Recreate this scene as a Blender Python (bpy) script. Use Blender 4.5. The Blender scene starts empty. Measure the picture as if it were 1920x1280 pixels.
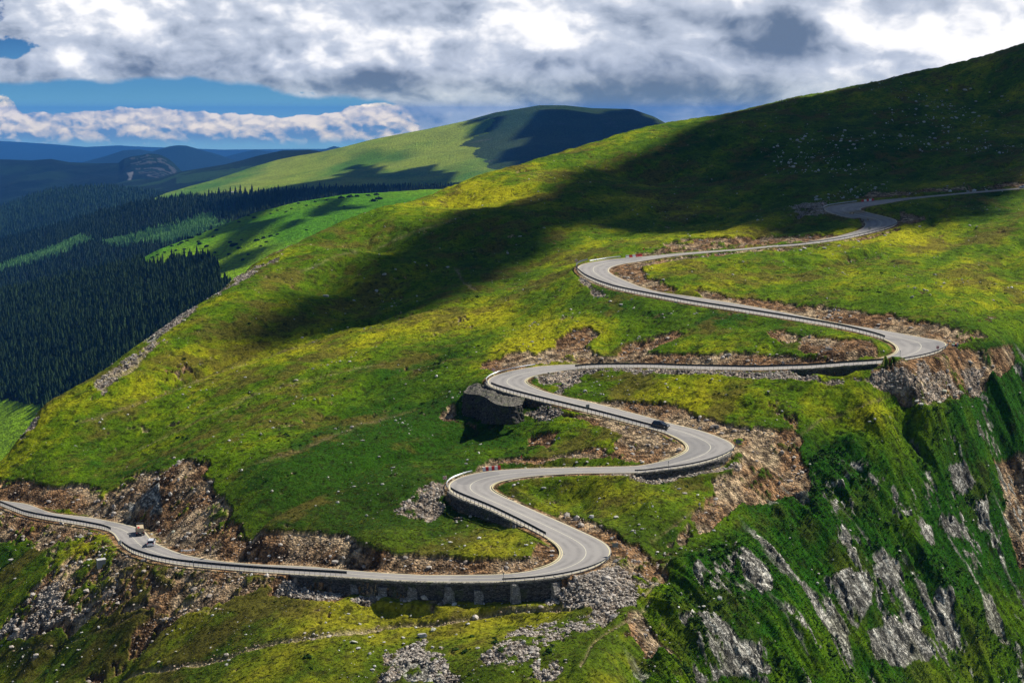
import bpy, math, random
import numpy as np
random.seed(7); RNG = np.random.default_rng(7)
sc = bpy.context.scene
COL = sc.collection
RAD = math.radians

# ------------------------------------------------------------------ camera
F = 2667.0; CX, CY = 960.0, 640.0; TP = (640-210)/F; PITCH = math.atan(TP)
cam_d = bpy.data.cameras.new('camera'); cam = bpy.data.objects.new('camera', cam_d); COL.objects.link(cam)
cam_d.lens = F*36.0/1920.0; cam_d.sensor_width = 36.0; cam_d.clip_start = 1.0; cam_d.clip_end = 90000.0
cam.location = (0, 0, 0); cam.rotation_euler = (math.pi/2-PITCH, 0, 0); sc.camera = cam

# ------------------------------------------------------------------ sun, sky, exposure
SUN_EL, SUN_AZ = RAD(45), RAD(56)            # azimuth measured from the view direction (+Y) towards +X
SUN = np.array([math.sin(SUN_AZ)*math.cos(SUN_EL), math.cos(SUN_AZ)*math.cos(SUN_EL), math.sin(SUN_EL)])
sl = bpy.data.lights.new('sun', 'SUN'); sl.energy = 5.0; sl.angle = RAD(0.5); sl.color = (1.0, 0.955, 0.88)
so = bpy.data.objects.new('sun', sl); COL.objects.link(so)
import mathutils
so.rotation_euler = mathutils.Vector(SUN.tolist()).to_track_quat('Z', 'Y').to_euler()
so.location = (SUN*500).tolist()
sc.view_settings.view_transform = 'Standard'; sc.view_settings.look = 'None'
sc.view_settings.exposure = 0.25; sc.view_settings.gamma = 1.0
sc.render.engine = 'CYCLES'
sc.cycles.max_bounces = 4; sc.cycles.volume_bounces = 0; sc.cycles.use_denoising = True

class NT:
    """small node-expression helper"""
    def __init__(s, nt): s.nt = nt; s.n = nt.nodes; s.l = nt.links
    def put(s, sock, v):
        if isinstance(v, bpy.types.NodeSocket): s.l.new(v, sock)
        elif v is not None: sock.default_value = v
    def m(s, op, a, b=None, c=None, clamp=False):
        nd = s.n.new('ShaderNodeMath'); nd.operation = op; nd.use_clamp = clamp
        s.put(nd.inputs[0], a); s.put(nd.inputs[1], b)
        if c is not None: s.put(nd.inputs[2], c)
        return nd.outputs[0]
    def mix(s, f, a, b, mode='MIX'):
        nd = s.n.new('ShaderNodeMix'); nd.data_type = 'RGBA'; nd.blend_type = mode
        s.put(nd.inputs[0], f)
        s.put(nd.inputs[6], a if isinstance(a, bpy.types.NodeSocket) else tuple(a)+(1,))
        s.put(nd.inputs[7], b if isinstance(b, bpy.types.NodeSocket) else tuple(b)+(1,))
        return nd.outputs[2]
    def mr(s, v, a, b, c=0.0, d=1.0, smooth=True):
        nd = s.n.new('ShaderNodeMapRange'); nd.clamp = True
        nd.interpolation_type = 'SMOOTHSTEP' if smooth else 'LINEAR'
        s.put(nd.inputs[0], v)
        for i, x in enumerate((a, b, c, d)): s.put(nd.inputs[1+i], x)
        return nd.outputs[0]
    def noise(s, vec, scale=1.0, detail=2.0, rough=0.5, dist=0.0, col=False):
        nd = s.n.new('ShaderNodeTexNoise'); s.put(nd.inputs['Vector'], vec)
        nd.inputs['Scale'].default_value = scale; nd.inputs['Detail'].default_value = detail
        nd.inputs['Roughness'].default_value = rough; nd.inputs['Distortion'].default_value = dist
        return nd.outputs['Color' if col else 'Fac']
    def xyz(s, x, y, z):
        nd = s.n.new('ShaderNodeCombineXYZ'); s.put(nd.inputs[0], x); s.put(nd.inputs[1], y); s.put(nd.inputs[2], z)
        return nd.outputs[0]
    def curve(s, v, pts, lo, hi):
        """piecewise curve in v: pts of (v, out) with out in 0..1"""
        nd = s.n.new('ShaderNodeFloatCurve'); c = nd.mapping.curves[0]
        P = [((x-lo)/(hi-lo), y) for x, y in pts]
        c.points[0].location = P[0]; c.points[1].location = P[-1]
        for p in P[1:-1]: c.points.new(*p)
        nd.mapping.update(); s.put(nd.inputs['Value'], s.mr(v, lo, hi, 0.0, 1.0, False)); return nd.outputs[0]
    def blob(s, u, v, cx, cy, rx, ry, amp, slant=0.0):
        du = s.m('DIVIDE', s.m('SUBTRACT', u, cx), rx)
        vv = s.m('SUBTRACT', v, cy)
        if slant: vv = s.m('ADD', vv, s.m('MULTIPLY', du, slant*rx))
        dv = s.m('DIVIDE', vv, ry)
        q = s.m('ADD', s.m('MULTIPLY', du, du), s.m('MULTIPLY', dv, dv))
        return s.m('MULTIPLY', s.m('EXPONENT', s.m('MULTIPLY', q, -1.0)), amp)

SKY_STRENGTH = 0.055
def build_world():
    w = bpy.data.worlds.new('World'); sc.world = w; w.use_nodes = True
    nt = w.node_tree; nt.nodes.clear(); k = NT(nt)
    out = nt.nodes.new('ShaderNodeOutputWorld')
    sky = nt.nodes.new('ShaderNodeTexSky'); sky.sky_type = 'NISHITA'; sky.sun_disc = False
    sky.sun_elevation = SUN_EL; sky.sun_rotation = SUN_AZ
    sky.altitude = 2000; sky.air_density = 1.0; sky.dust_density = 0.6; sky.ozone_density = 1.5
    bg = nt.nodes.new('ShaderNodeBackground'); k.l.new(sky.outputs[0], bg.inputs[0]); bg.inputs[1].default_value = SKY_STRENGTH
    tc = nt.nodes.new('ShaderNodeTexCoord'); sep = nt.nodes.new('ShaderNodeSeparateXYZ'); k.l.new(tc.outputs['Generated'], sep.inputs[0])
    x, y, z = sep.outputs
    yy = k.m('MAXIMUM', y, 0.2)
    t = k.m('DIVIDE', z, yy)
    u = k.m('ADD', k.m('MULTIPLY', k.m('DIVIDE', x, yy), F), CX)         # azimuth and height of the sky direction
    v = k.m('SUBTRACT', CY, k.m('MULTIPLY', k.m('DIVIDE', k.m('ADD', t, TP), k.m('SUBTRACT', 1.0, k.m('MULTIPLY', t, TP))), F))
    # clear sky
    blue = k.mix(k.mr(v, 0, 150), (0.012, 0.07, 0.25), (0.085, 0.25, 0.46))
    blue = k.mix(k.mr(v, 150, 290), blue, (0.24, 0.47, 0.66))
    # turbulence fields, billowy
    P = k.xyz(k.m('DIVIDE', u, 230.0), k.m('DIVIDE', v, 150.0), 3.1)
    warp = k.noise(P, 1.3, 3, 0.5, 0, True)
    vm = nt.nodes.new('ShaderNodeVectorMath'); vm.operation = 'MULTIPLY_ADD'
    k.l.new(warp, vm.inputs[0]); vm.inputs[1].default_value = (0.55, 0.55, 0.55); k.l.new(P, vm.inputs[2])
    Pw = vm.outputs[0]
    n1 = k.noise(Pw, 0.8, 9, 0.5)
    vo = nt.nodes.new('ShaderNodeVectorMath'); vo.operation = 'ADD'; k.l.new(Pw, vo.inputs[0]); vo.inputs[1].default_value = (0.09, -0.12, 0.0)
    n1b = k.noise(vo.outputs[0], 0.8, 9, 0.5)
    relief = k.m('MULTIPLY', k.m('SUBTRACT', n1, n1b), 3.0)
    P2 = k.xyz(k.m('DIVIDE', u, 90.0), k.m('DIVIDE', v, 55.0), 9.0)
    n2 = k.noise(P2, 1.0, 7, 0.52)
    vo2 = nt.nodes.new('ShaderNodeVectorMath'); vo2.operation = 'ADD'; k.l.new(P2, vo2.inputs[0]); vo2.inputs[1].default_value = (0.1, -0.22, 0.0)
    n2b = k.noise(vo2.outputs[0], 1.0, 7, 0.52)
    relief2 = k.m('MULTIPLY', k.m('SUBTRACT', n2, n2b), 1.3)
    # cauliflower puffs: warped fractal cells, shaded from the upper right
    def puff(vec, sc_, wamt, off=(0, 0, 0)):
        w_ = k.noise(vec, 2.0, 4, .55, 0, True); a_ = nt.nodes.new('ShaderNodeVectorMath'); a_.operation = 'MULTIPLY_ADD'; k.l.new(w_, a_.inputs[0]); a_.inputs[1].default_value = (wamt,)*3; k.l.new(vec, a_.inputs[2])
        b_ = nt.nodes.new('ShaderNodeVectorMath'); b_.operation = 'ADD'; k.l.new(a_.outputs[0], b_.inputs[0]); b_.inputs[1].default_value = off
        v_ = nt.nodes.new('ShaderNodeTexVoronoi'); v_.feature = 'F1'; v_.normalize = True; k.l.new(b_.outputs[0], v_.inputs['Vector']); v_.inputs['Scale'].default_value = sc_; v_.inputs['Detail'].default_value = 2.6; v_.inputs['Roughness'].default_value = .5
        return v_.outputs['Distance']
    p1 = puff(P, 1.35, .5); p1b = puff(P, 1.35, .5, (.07, -.13, 0)); prel = k.m('MULTIPLY', k.m('SUBTRACT', p1b, p1), 1.9)
    p2 = puff(P2, 1.5, .4); p2b = puff(P2, 1.5, .4, (.06, -.14, 0)); prel2 = k.m('MULTIPLY', k.m('SUBTRACT', p2b, p2), 1.6)
    nb = k.noise(k.xyz(k.m('DIVIDE', u, 34.0), k.m('DIVIDE', v, 26.0), 1.0), 1.0, 6, 0.6)
    # upper cloud deck: lower edge as a curve of azimuth
    lo, hi = -400.0, 2300.0
    base = k.curve(u, [(-400, .50), (0, .505), (240, .50), (330, .50), (430, .51), (560, .58), (700, .62), (760, .70), (860, .90), (1000, .97), (2300, 1.0)], lo, hi)
    base = k.m('MULTIPLY', base, 300.0)
    dd = k.m('SUBTRACT', k.m('ADD', base, k.m('ADD', k.m('MULTIPLY', k.m('SUBTRACT', n2, 0.5), 36.0), k.m('MULTIPLY', k.m('SUBTRACT', .42, p1), 34.0))), v)
    deck = k.mr(dd, -4.0, 9.0)
    hole = k.m('ADD', k.blob(u, v, -10, 88, 125, 24, 1.15), k.blob(u, v, -10, 10, 60, 34, 0.9))
    hole = k.m('ADD', hole, k.blob(u, v, 470, 176, 250, 9, 0.7)); hole = k.m('ADD', hole, k.m('MULTIPLY', k.m('SUBTRACT', p1, .42), k.m('ADD', k.m('MULTIPLY', hole, 1.6), .1)))
    deck = k.m('MULTIPLY', deck, k.mr(k.m('ADD', hole, k.m('ADD', k.m('MULTIPLY', k.m('SUBTRACT', n2, 0.5), 1.2), k.m('MULTIPLY', k.m('SUBTRACT', nb, 0.5), 1.0))), 0.42, 0.62, 1.0, 0.0))
    # low cumulus bank
    top = k.curve(u, [(-400, .50), (-40, .58), (30, .62), (60, .70), (110, .715), (200, .70), (270, .685), (360, .705), (450, .715), (560, .73), (640, .70), (680, .66), (780, .66), (900, .62), (2300, .6)], lo, hi)
    top = k.m('MULTIPLY', top, 300.0)
    d2 = k.m('SUBTRACT', v, k.m('ADD', top, k.m('ADD', k.m('MULTIPLY', k.m('SUBTRACT', nb, 0.5), 18.0), k.m('MULTIPLY', k.m('SUBTRACT', p2, .42), 30.0))))
    bank = k.m('MULTIPLY', k.mr(d2, 0.0, 3.5), k.mr(k.m('ADD', v, k.m('MULTIPLY', k.m('SUBTRACT', nb, .5), 18.0)), 252, 276, 1.0, 0.0))
    # brightness of the deck
    sh = k.m('ADD', k.m('ADD', 0.56, relief), k.m('MULTIPLY', k.m('SUBTRACT', n1, .5), 1.7))
    sh = k.m('ADD', sh, k.m('MULTIPLY', relief2, 0.25)); sh = k.m('ADD', sh, k.m('MULTIPLY', prel, k.mr(u, 900, 1300, 1.0, .35))); sh = k.m('ADD', sh, k.m('MULTIPLY', prel2, k.mr(u, 900, 1300, .32, .10)))
    for b in [(270,125,55,40,-.28),(640,156,190,24,-.62),(400,30,40,60,-.12),(840,80,45,60,-.22),(1010,100,60,55,-.20),(1160,180,150,42,-.55),
              (1240,35,130,28,-.5),(1450,60,90,60,-.60),(1320,190,170,30,-.22),(1190,110,120,60,-.18),(100,120,120,26,.22),(550,50,170,40,.14),(930,40,120,60,.16),
              (1050,72,45,40,.34),(1065,140,34,26,.22),(1620,45,110,50,.28),(1760,70,160,60,.18),(170,30,110,50,.12),(640,95,200,30,.08),(1500,150,200,30,.16)]:
        sh = k.m('ADD', sh, k.blob(u, v, b[0], b[1], b[2], b[3], b[4]))
    shc = k.m('MINIMUM', sh, 1.1)
    cloud = k.mix(k.mr(shc, -0.15, 0.62), (0.12, 0.17, 0.26), (0.48, 0.53, 0.63))
    cloud = k.mix(k.mr(shc, 0.5, 0.98), cloud, (.93, .92, .93))
    shb = k.m('ADD', k.m('ADD', k.m('ADD', 0.60, k.m('MULTIPLY', relief2, .7)), k.m('MULTIPLY', prel2, 2.0)), k.m('MULTIPLY', k.m('SUBTRACT', nb, 0.5), 0.5))
    shb = k.m('SUBTRACT', shb, k.mr(v, 228, 268, 0.0, 0.42))
    bcol = k.mix(k.mr(shb, 0.1, 0.62), (0.17, 0.27, 0.42), (0.84, 0.74, 0.66))
    bcol = k.mix(k.mr(shb, 0.5, 0.9), bcol, (1.35, 1.14, 0.94))
    c = k.mix(bank, blue, bcol); c = k.mix(deck, c, cloud)
    # the low sky is brighter than it looks through the long path of blue air
    c = k.mix(k.mr(v, 120, 262), c, k.mix(1.0, c, (1.5, 1.42, 0.95), 'MULTIPLY'))
    em = nt.nodes.new('ShaderNodeBackground'); k.l.new(c, em.inputs[0]); em.inputs[1].default_value = 1.0
    # the painted-by-noise cloud field fades into the clear Sky Texture higher up and behind the viewer
    vis = k.m('MULTIPLY', k.mr(y, 0.25, 0.6), k.mr(z, 0.16, 0.5, 1.0, 0.0))
    ms = nt.nodes.new('ShaderNodeMixShader'); k.l.new(vis, ms.inputs[0]); k.l.new(bg.outputs[0], ms.inputs[1]); k.l.new(em.outputs[0], ms.inputs[2])
    k.l.new(ms.outputs[0], out.inputs[0])
build_world()

# ------------------------------------------------------------------ geometry helpers
ROAD_PX = [
(0,947.5,0,937.5),(45,965.5,52.5,944.25),(82.5,973.25,95,961.25),(155,985,172.5,970),(197.5,993,212.5,978),(212.5,1000,250,985.75),(220,1012.5,272.5,995),(228.75,1023.75,281.25,1007.5),(247.5,1037,292.5,1018),(287.5,1050,325,1032.5),(332.5,1058.75,350,1040.75),(380,1063.75,390,1048.25),(420,1067.5,425,1053),(480,1072.5,480,1057.5),(578.75,1078.25,580,1061.25),(642.5,1082,640,1067.5),(730,1088,730,1074.5),(805,1091.25,805,1078),(800,1091.25,800,1077.5),(880,1091.75,875,1077.5),(955,1090.75,945,1076.25),(1015,1086.25,987.5,1071.25),(1065,1078.75,1020,1063.75),(1105,1068.75,1037.5,1056.25),(1135,1056.25,1047.5,1048.75),(1150.75,1038.75,1053,1040),(1143.75,1020.5,1050,1027.5),(1120,1008.75,1040,1017.5),(1092.5,996.25,1025,1008.75),(1055,979.5,1000,995.5),(1020,964.5,975,982.5),(990,951.25,950,970.5),(962.5,938.75,925,958.25),(942.5,930,900,948),(928.75,923,875,938),(922,918.25,852.5,930),(920,915,838.75,921.25),(921.75,910.5,835,910),(928.75,905.75,842.5,901.25),(942.5,902,865,892.5),(965,897.5,900,884.5),(990,893.75,940,880.25),(1025,890.75,1000,877.5),(1082.5,887.5,1075,876.25),(1155,887,1150,874.5),(1212.5,886.75,1200,873.75),(1232.5,882.5,1225,868),(1275,878,1250,862.5),(1317.5,869.5,1270,855),(1355,858.25,1283.75,848),(1383,840.5,1289.5,841.25),(1375,830.5,1286.25,832.5),(1352.5,820,1275,825),(1325,810,1262.5,818.75),(1295,801.75,1242.5,810),(1260,794.5,1215,803),(1210,780,1165,789.5),(1157.5,766.25,1115,776.5),(1110,754.25,1065,764.5),(1065,745,1015,752.5),(1025,735,965,740),(1002.5,726.25,940,732.5),(988.75,719.5,922.5,727),(983.25,715,912.5,720.5),(987.5,710,911.25,714.5),(1002.5,704.5,917.5,708),(1025,700,935,700.75),(1052.5,695.5,965,693.5),(1072.5,693.5,1002.5,687.5),(1092.5,691.75,1040,684.25),(1082.5,691.5,1077.5,683),(1128.75,689.25,1127.5,681.5),(1215,689.25,1215,681.75),(1290,692,1290,684.25),(1415,694.5,1415,686.5),(1520,691.25,1520,683.5),(1595,685.5,1590,678.5),(1652.5,682,1640,674.25),(1692.5,676.5,1665,668.75),(1727.5,670,1677.5,663),(1760,662,1682.5,657.5),(1778,649.5,1681.25,650.75),(1775,640.5,1673.75,644.25),(1740,634.5,1660,637.5),(1695,626.25,1640,631.25),(1652.5,618.5,1615,625),(1605,611.25,1577.5,616.25),(1560,603.75,1540,609.5),(1477.5,587,1465,597),(1405,573.25,1390,585),(1360,565.75,1340,577.5),(1312.5,558.25,1290,569.5),(1270,552.5,1240,560),(1232.5,547,1190,550.75),(1200,537.5,1152.5,542.5),(1175,527,1122.5,532.5),(1155,518.25,1097.5,521.25),(1142.5,510.5,1083.75,510),(1141.75,505,1080.75,502.5),(1147.5,500.5,1087.5,496.25),(1165,495.75,1110,491.25),(1190,492,1145,486),(1220,487,1190,482.5),(1255,481.5,1240,478),(1285,477.75,1277.5,474.5),(1342.5,472.75,1340,470),(1392.5,469.25,1390,466.5),(1440,464.25,1440,461.25),(1492.5,460.75,1490,457),(1545,454.5,1540,449.5),(1585,448,1565,444.5),(1620,440.5,1590,438),(1652.5,432.5,1610,432),(1676.25,425,1620.5,425.5),(1684,417.5,1623,420),(1680,411.25,1618.75,415),(1662.5,406.25,1610,411.5),(1640,401.75,1590,408),(1623.75,397.5,1572.5,404.5),(1615,394,1555,399.5),(1613,391.5,1546.25,395),(1620,388.25,1544.5,390.5),(1637.5,385.5,1555,386.5),(1655,382.5,1580,383),(1675,378.75,1615,378.75),(1692.5,376,1652.5,375),(1715,373,1690,372),(1742.5,370,1740,367.5),(1817.5,362.75,1815,360.5),(1920,354.25,1920,351.75),(1990,348.5,1990,346.25),]
Z_IDX = [0, 8, 15, 19, 25, 37, 50, 64, 82, 98, 115, 120, 129, 130]
Z_VAL = [-107, -102.5, -97.3, -95.2, -93, -88, -82.5, -75.8, -67, -57, -47, -43.5, -38, -36.5]

def ray(px, py):
    px = np.asarray(px, float); py = np.asarray(py, float)
    a = (px-CX)/F; b = (CY-py)/F; c, s = math.cos(PITCH), math.sin(PITCH)
    return np.stack([a, c+b*s, -s+b*c], -1)
def at_z(px, py, z):
    d = ray(px, py); return d*(np.asarray(z)/d[..., 2])[..., None]
def at_y(px, py, y):
    d = ray(px, py); return d*(np.asarray(y)/d[..., 1])[..., None]
def proj(P):
    P = np.asarray(P); c, s = math.cos(PITCH), math.sin(PITCH)
    f = P[..., 1]*c - P[..., 2]*s; u = P[..., 1]*s + P[..., 2]*c
    f = np.maximum(f, 1e-3)
    return CX+F*P[..., 0]/f, CY-F*u/f, f

# lattice noise
_T = np.random.default_rng(11).random((16, 256, 256)).astype(np.float32)
def vn(x, y, seed=0):
    x = np.asarray(x, np.float32); y = np.asarray(y, np.float32)
    xi = np.floor(x); yi = np.floor(y); fx = x-xi; fy = y-yi
    xi = xi.astype(np.int32) & 255; yi = yi.astype(np.int32) & 255
    x1 = (xi+1) & 255; y1 = (yi+1) & 255
    fx = fx*fx*(3-2*fx); fy = fy*fy*(3-2*fy); T = _T[seed % 16]
    return (T[xi, yi]*(1-fx)+T[x1, yi]*fx)*(1-fy)+(T[xi, y1]*(1-fx)+T[x1, y1]*fx)*fy
def fbm(x, y, o=4, seed=0, g=0.5, l=2.03):
    a = 1.0; s = 0; t = 0
    for i in range(o):
        s = s+a*vn(x+17.3*i, y-9.1*i, seed+i); t += a; a *= g
        x, y = (x*0.8-y*0.6)*l, (x*0.6+y*0.8)*l
    return s/t-0.5                     # about -0.5..0.5
def ridged(x, y, o=4, seed=0):
    a = 1.0; s = 0; t = 0
    for i in range(o):
        n = 1-np.abs(2*vn(x, y, seed+i)-1); s = s+a*n*n; t += a; a *= 0.5
        x, y = (x*0.8-y*0.6)*2.1, (x*0.6+y*0.8)*2.1
    return s/t
def sm(a, b, x):
    t = np.clip((x-a)/(b-a), 0, 1); return t*t*(3-2*t)

def tagobj(o, label=None, cat=None, group=None, kind=None):
    if label: o['label'] = label
    if cat: o['category'] = cat
    if group: o['group'] = group
    if kind: o['kind'] = kind
    return o
def link(name, me, mat=None, parent=None):
    if mat is not None and not me.materials: me.materials.append(mat)
    o = bpy.data.objects.new(name, me); COL.objects.link(o)
    if parent is not None: o.parent = parent
    return o
def np_mesh(name, V, Fa, smooth=True, cols=None, extra=None):
    """V (n,3); Fa (m,3|4); cols {name:(n,4)}; extra {name:(n,)}"""
    me = bpy.data.meshes.new(name); V = np.ascontiguousarray(V, np.float32); Fa = np.ascontiguousarray(Fa, np.int32)
    m, k = Fa.shape
    me.vertices.add(len(V)); me.vertices.foreach_set('co', V.ravel())
    me.loops.add(m*k); me.loops.foreach_set('vertex_index', Fa.ravel())
    me.polygons.add(m); me.polygons.foreach_set('loop_start', np.arange(0, m*k, k, dtype=np.int32))
    me.polygons.foreach_set('use_smooth', np.full(m, smooth))
    me.update(calc_edges=True)
    for nme, c in (cols or {}).items():
        at = me.color_attributes.new(nme, 'FLOAT_COLOR', 'POINT'); at.data.foreach_set('color', np.ascontiguousarray(c, np.float32).ravel())
    for nme, c in (extra or {}).items():
        at = me.attributes.new(nme, 'FLOAT', 'POINT'); at.data.foreach_set('value', np.ascontiguousarray(c, np.float32).ravel())
    return me
def grid_faces(r, c):
    i = np.arange((r-1)*(c-1)); a = (i//(c-1))*c+i % (c-1)
    return np.stack([a, a+1, a+c+1, a+c], 1)

def new_mat(name):
    mt = bpy.data.materials.new(name); mt.use_nodes = True; nt = mt.node_tree
    b = nt.nodes['Principled BSDF']; b.inputs['Specular IOR Level'].default_value = 0.2
    return mt, NT(nt), b
def simple(name, col, rough=0.6, metal=0.0, spec=0.4, vary=0.12, scale=3.0):
    mt, k, b = new_mat(name)
    tc = k.n.new('ShaderNodeTexCoord'); n = k.noise(tc.outputs['Object'], scale, 4, 0.6)
    c = k.mix(n, [v*(1-vary) for v in col], [min(1, v*(1+vary)) for v in col]); k.l.new(c, b.inputs['Base Color'])
    b.inputs['Roughness'].default_value = rough; b.inputs['Metallic'].default_value = metal; b.inputs['Specular IOR Level'].default_value = spec
    return mt

# ------------------------------------------------------------------ the road: both edges in the world
def solve_road():
    R = np.array(ROAD_PX); z = np.interp(np.arange(len(R)), Z_IDX, Z_VAL); tilt = np.zeros(len(R))
    for it in range(10):
        A = at_z(R[:, 0], R[:, 1], z); B = at_z(R[:, 2], R[:, 3], z)
        bf = B[:, 1] > A[:, 1]                                     # which edge lies farther: superelevation raises it
        w = np.linalg.norm(A-B, axis=1)
        if it > 5:
            tilt = np.clip(tilt+0.05*np.clip(w-10.5, 0, 20), 0, 1.6); tilt = np.convolve(np.pad(tilt, 1, 'edge'), [.25, .5, .25], 'valid')
        A = at_z(R[:, 0], R[:, 1], z+np.where(bf, 0, tilt)); B = at_z(R[:, 2], R[:, 3], z+np.where(bf, tilt, 0))
        M = (A+B)/2; s = np.concatenate([[0], np.cumsum(np.linalg.norm(np.diff(M[:, :2], axis=0), axis=1))])
        z = np.interp(s, s[Z_IDX], Z_VAL)
    return A, B, s
RA, RB, RS = solve_road()
def densify(P, s, step):
    """smooth a polyline over its stations: light smoothing, then cubic resampling"""
    n = int(s[-1]/step)+1; t = np.linspace(0, s[-1], n)
    L = np.stack([np.interp(t, s, P[:, i]) for i in range(3)], 1)
    k = np.hanning(int(5/step)*2+3)[1:-1]; k /= k.sum(); h = len(k)//2
    return np.stack([np.convolve(np.concatenate([2*L[0, i]-L[h:0:-1, i], L[:, i], 2*L[-1, i]-L[-2:-h-2:-1, i]]), k, 'valid') for i in range(3)], 1), t
EA, ST = densify(RA, RS, 1.0); EB, _ = densify(RB, RS, 1.0)         # right and left edge, climbing
NS = len(EA)
pA = np.stack(proj(EA)[:2], 1); pB = np.stack(proj(EB)[:2], 1)
def station(side, px, py):
    q = pA if side == 'A' else pB
    return int(np.argmin((q[:, 0]-px)**2+(q[:, 1]-py)**2))

# ------------------------------------------------------------------ the mountainside: heights from sight lines
LZ = [  # px, py, z
 (200,850,-97.5),(100,872,-99),(300,760,-88.7),(400,700,-82.7),(500,640,-77.4),(600,560,-70.9),(700,480,-61.8),(850,400,-49.9),
 (300,900,-94),(400,850,-90.5),(420,950,-94.5),(500,1000,-94.2),(500,900,-89.3),(600,800,-86.3),(600,700,-80.8),(700,700,-79.9),(700,600,-73),
 (800,850,-86.5),(740,970,-91),(800,1000,-92),(900,1030,-92.3),(700,1010,-92),(700,1055,-95),(100,905,-102),(200,925,-101),(0,900,-104),
 (800,760,-83.5),(850,650,-74.5),(900,800,-84.5),(900,850,-86),(1100,830,-83),(1200,850,-83.2),(1000,600,-69.5),(1060,530,-62.5),(1000,500,-62),
 (1100,450,-54.5),(1250,430,-53.2),(1400,400,-49.9),(1200,350,-42),(1400,300,-28.7),(1500,350,-39),(1700,335,-36),(1700,250,-14),(1500,220,-3.7),
 (1850,300,-27),(1850,200,4),(1400,520,-58.6),(1600,500,-56),(1800,450,-51),(1800,550,-60),(1900,600,-64.5),(1900,500,-56.5),(1900,400,-46),
 (1200,600,-66),(1200,650,-70),(1500,640,-67.4),(1000,660,-72.8),(1100,650,-71.6),(1100,720,-76.5),(1300,740,-76),(1500,760,-77),
 (1650,780,-79),(1450,830,-83),(1700,700,-72.5),(1720,760,-77.6),(1100,920,-88),(1250,940,-88),(1150,980,-90.3),(1200,1030,-93),(1250,1070,-95),
 (1400,880,-86),(1500,860,-86.5),(0,1050,-113),(0,1280,-126),(-300,1280,-136),(-300,1000,-114),(200,1100,-106.8),(200,1280,-117),(400,1150,-104),(400,1280,-109),
 (640,1150,-101.5),(640,1200,-102.5),(640,1280,-105),(900,1160,-101),(900,1220,-101.5),(900,1280,-103),(1100,1150,-98.5),(1100,1280,-103),
 (1250,1120,-97.5),(1300,1060,-95.5),(1300,1150,-100.5),(1300,1280,-109),(1420,1280,-114),(1500,1000,-99.5),(1450,940,-92.5),(1400,1000,-95),(1350,960,-90.5),
 (1500,1140,-108),(1500,1280,-119),(1600,800,-81.5),(1600,900,-92),(1600,1050,-106),(1600,1280,-125),(1700,820,-86),(1700,1000,-105),(1700,1280,-132),
 (1880,660,-70),(1800,760,-80),(1880,760,-83.5),(1800,900,-98),(1900,900,-103),(1800,1100,-119),(1800,1280,-137),(1900,1100,-124),(1900,1280,-142),(2100,1280,-148),(2100,900,-108),(2100,700,-79),
 (2100,500,-56),(2100,400,-40),(2150,250,-14),(900,1400,-107),(400,1400,-113),(1400,1400,-124),(1900,1400,-152),(-300,940,-109)]
LY = [  # px, py, forward distance
 (840,974,318),(935,986,309),(858,783,384),(905,782,381),(960,787,377),(1010,775,377),(1290,909,327),(1350,900,330),(1200,896,331),
 (640,1110,287.5),(560,1100,293),(730,1124,283.6),(800,1129,280.6),(900,1131,277.6),(960,1134,276.8),(1010,1129,276.8),(1060,1113,278),
 (1300,708,401),(1550,721,388),(1640,712,389),(1150,703,414)]
CREST = [(-300,975,445),(-60,900,415),(0,860,405),(60,782,435),(140,735,455),(220,682,480),(260,648,492),(300,622,505),(370,580,535),(420,537,560),(470,500,590),(560,457,640),
 (670,412,700),(790,371,770),(930,321,860),(1080,274,950),(1260,234,1040),(1420,190,1110),(1560,157,1160),(1640,138,1190),(1800,109,1250),(1920,87,1300),(2150,40,1380)]
def control_points():
    P = [at_z(a, b, c) for a, b, c in LZ]+[at_y(a, b, c) for a, b, c in LY]
    K = np.array(CREST, float); xs = np.arange(-300, 2151, 36.0)
    for a, b, y in zip(xs, np.interp(xs, K[:, 0], K[:, 1])+9+16*sm(600, 900, xs), np.interp(xs, K[:, 0], K[:, 2])):
        p = at_y(a, b, y); P.append(p); d = p/np.linalg.norm(p[:2])
        h = np.array([d[0], d[1], 0])
        for run, drop in ((12, 5), (28, 15), (65, 42), (150, 115), (400, 330), (900, 650)):
            P.append(p+h*run*(y/600)+np.array([0, 0, run*(y/600)*d[2]-drop*(y/600)]))
    for i in range(0, NS, 7): P.append(EA[i]); P.append(EB[i])
    for x, y, z in ((-60, 150, -135), (60, 150, -130), (0, 200, -112), (180, 200, -190), (-180, 250, -165)): P.append(np.array([x, y, z], float))
    return np.array(P)
CP = control_points()
def fit(CP, c=2.5):
    X = CP[:, :2]; d = np.sqrt(((X[:, None]-X[None])**2).sum(-1)+c*c); n = len(X)
    A = np.zeros((n+3, n+3)); A[:n, :n] = d+np.eye(n)*-0.02; A[:n, n:] = np.c_[np.ones(n), X]; A[n:, :n] = A[:n, n:].T
    return np.linalg.solve(A, np.r_[CP[:, 2], 0, 0, 0])
CW = fit(CP)
def base_h(x, y, c=2.5):
    sh = x.shape; x = x.ravel(); y = y.ravel(); out = np.empty(len(x)); n = len(CP)
    for i in range(0, len(x), 20000):
        xx = x[i:i+20000, None]; yy = y[i:i+20000, None]
        d = np.sqrt((xx-CP[None, :, 0])**2+(yy-CP[None, :, 1])**2+c*c)
        out[i:i+20000] = d@CW[:n]+CW[n]+CW[n+1]*xx[:, 0]+CW[n+2]*yy[:, 0]
    return out.reshape(sh)

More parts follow.
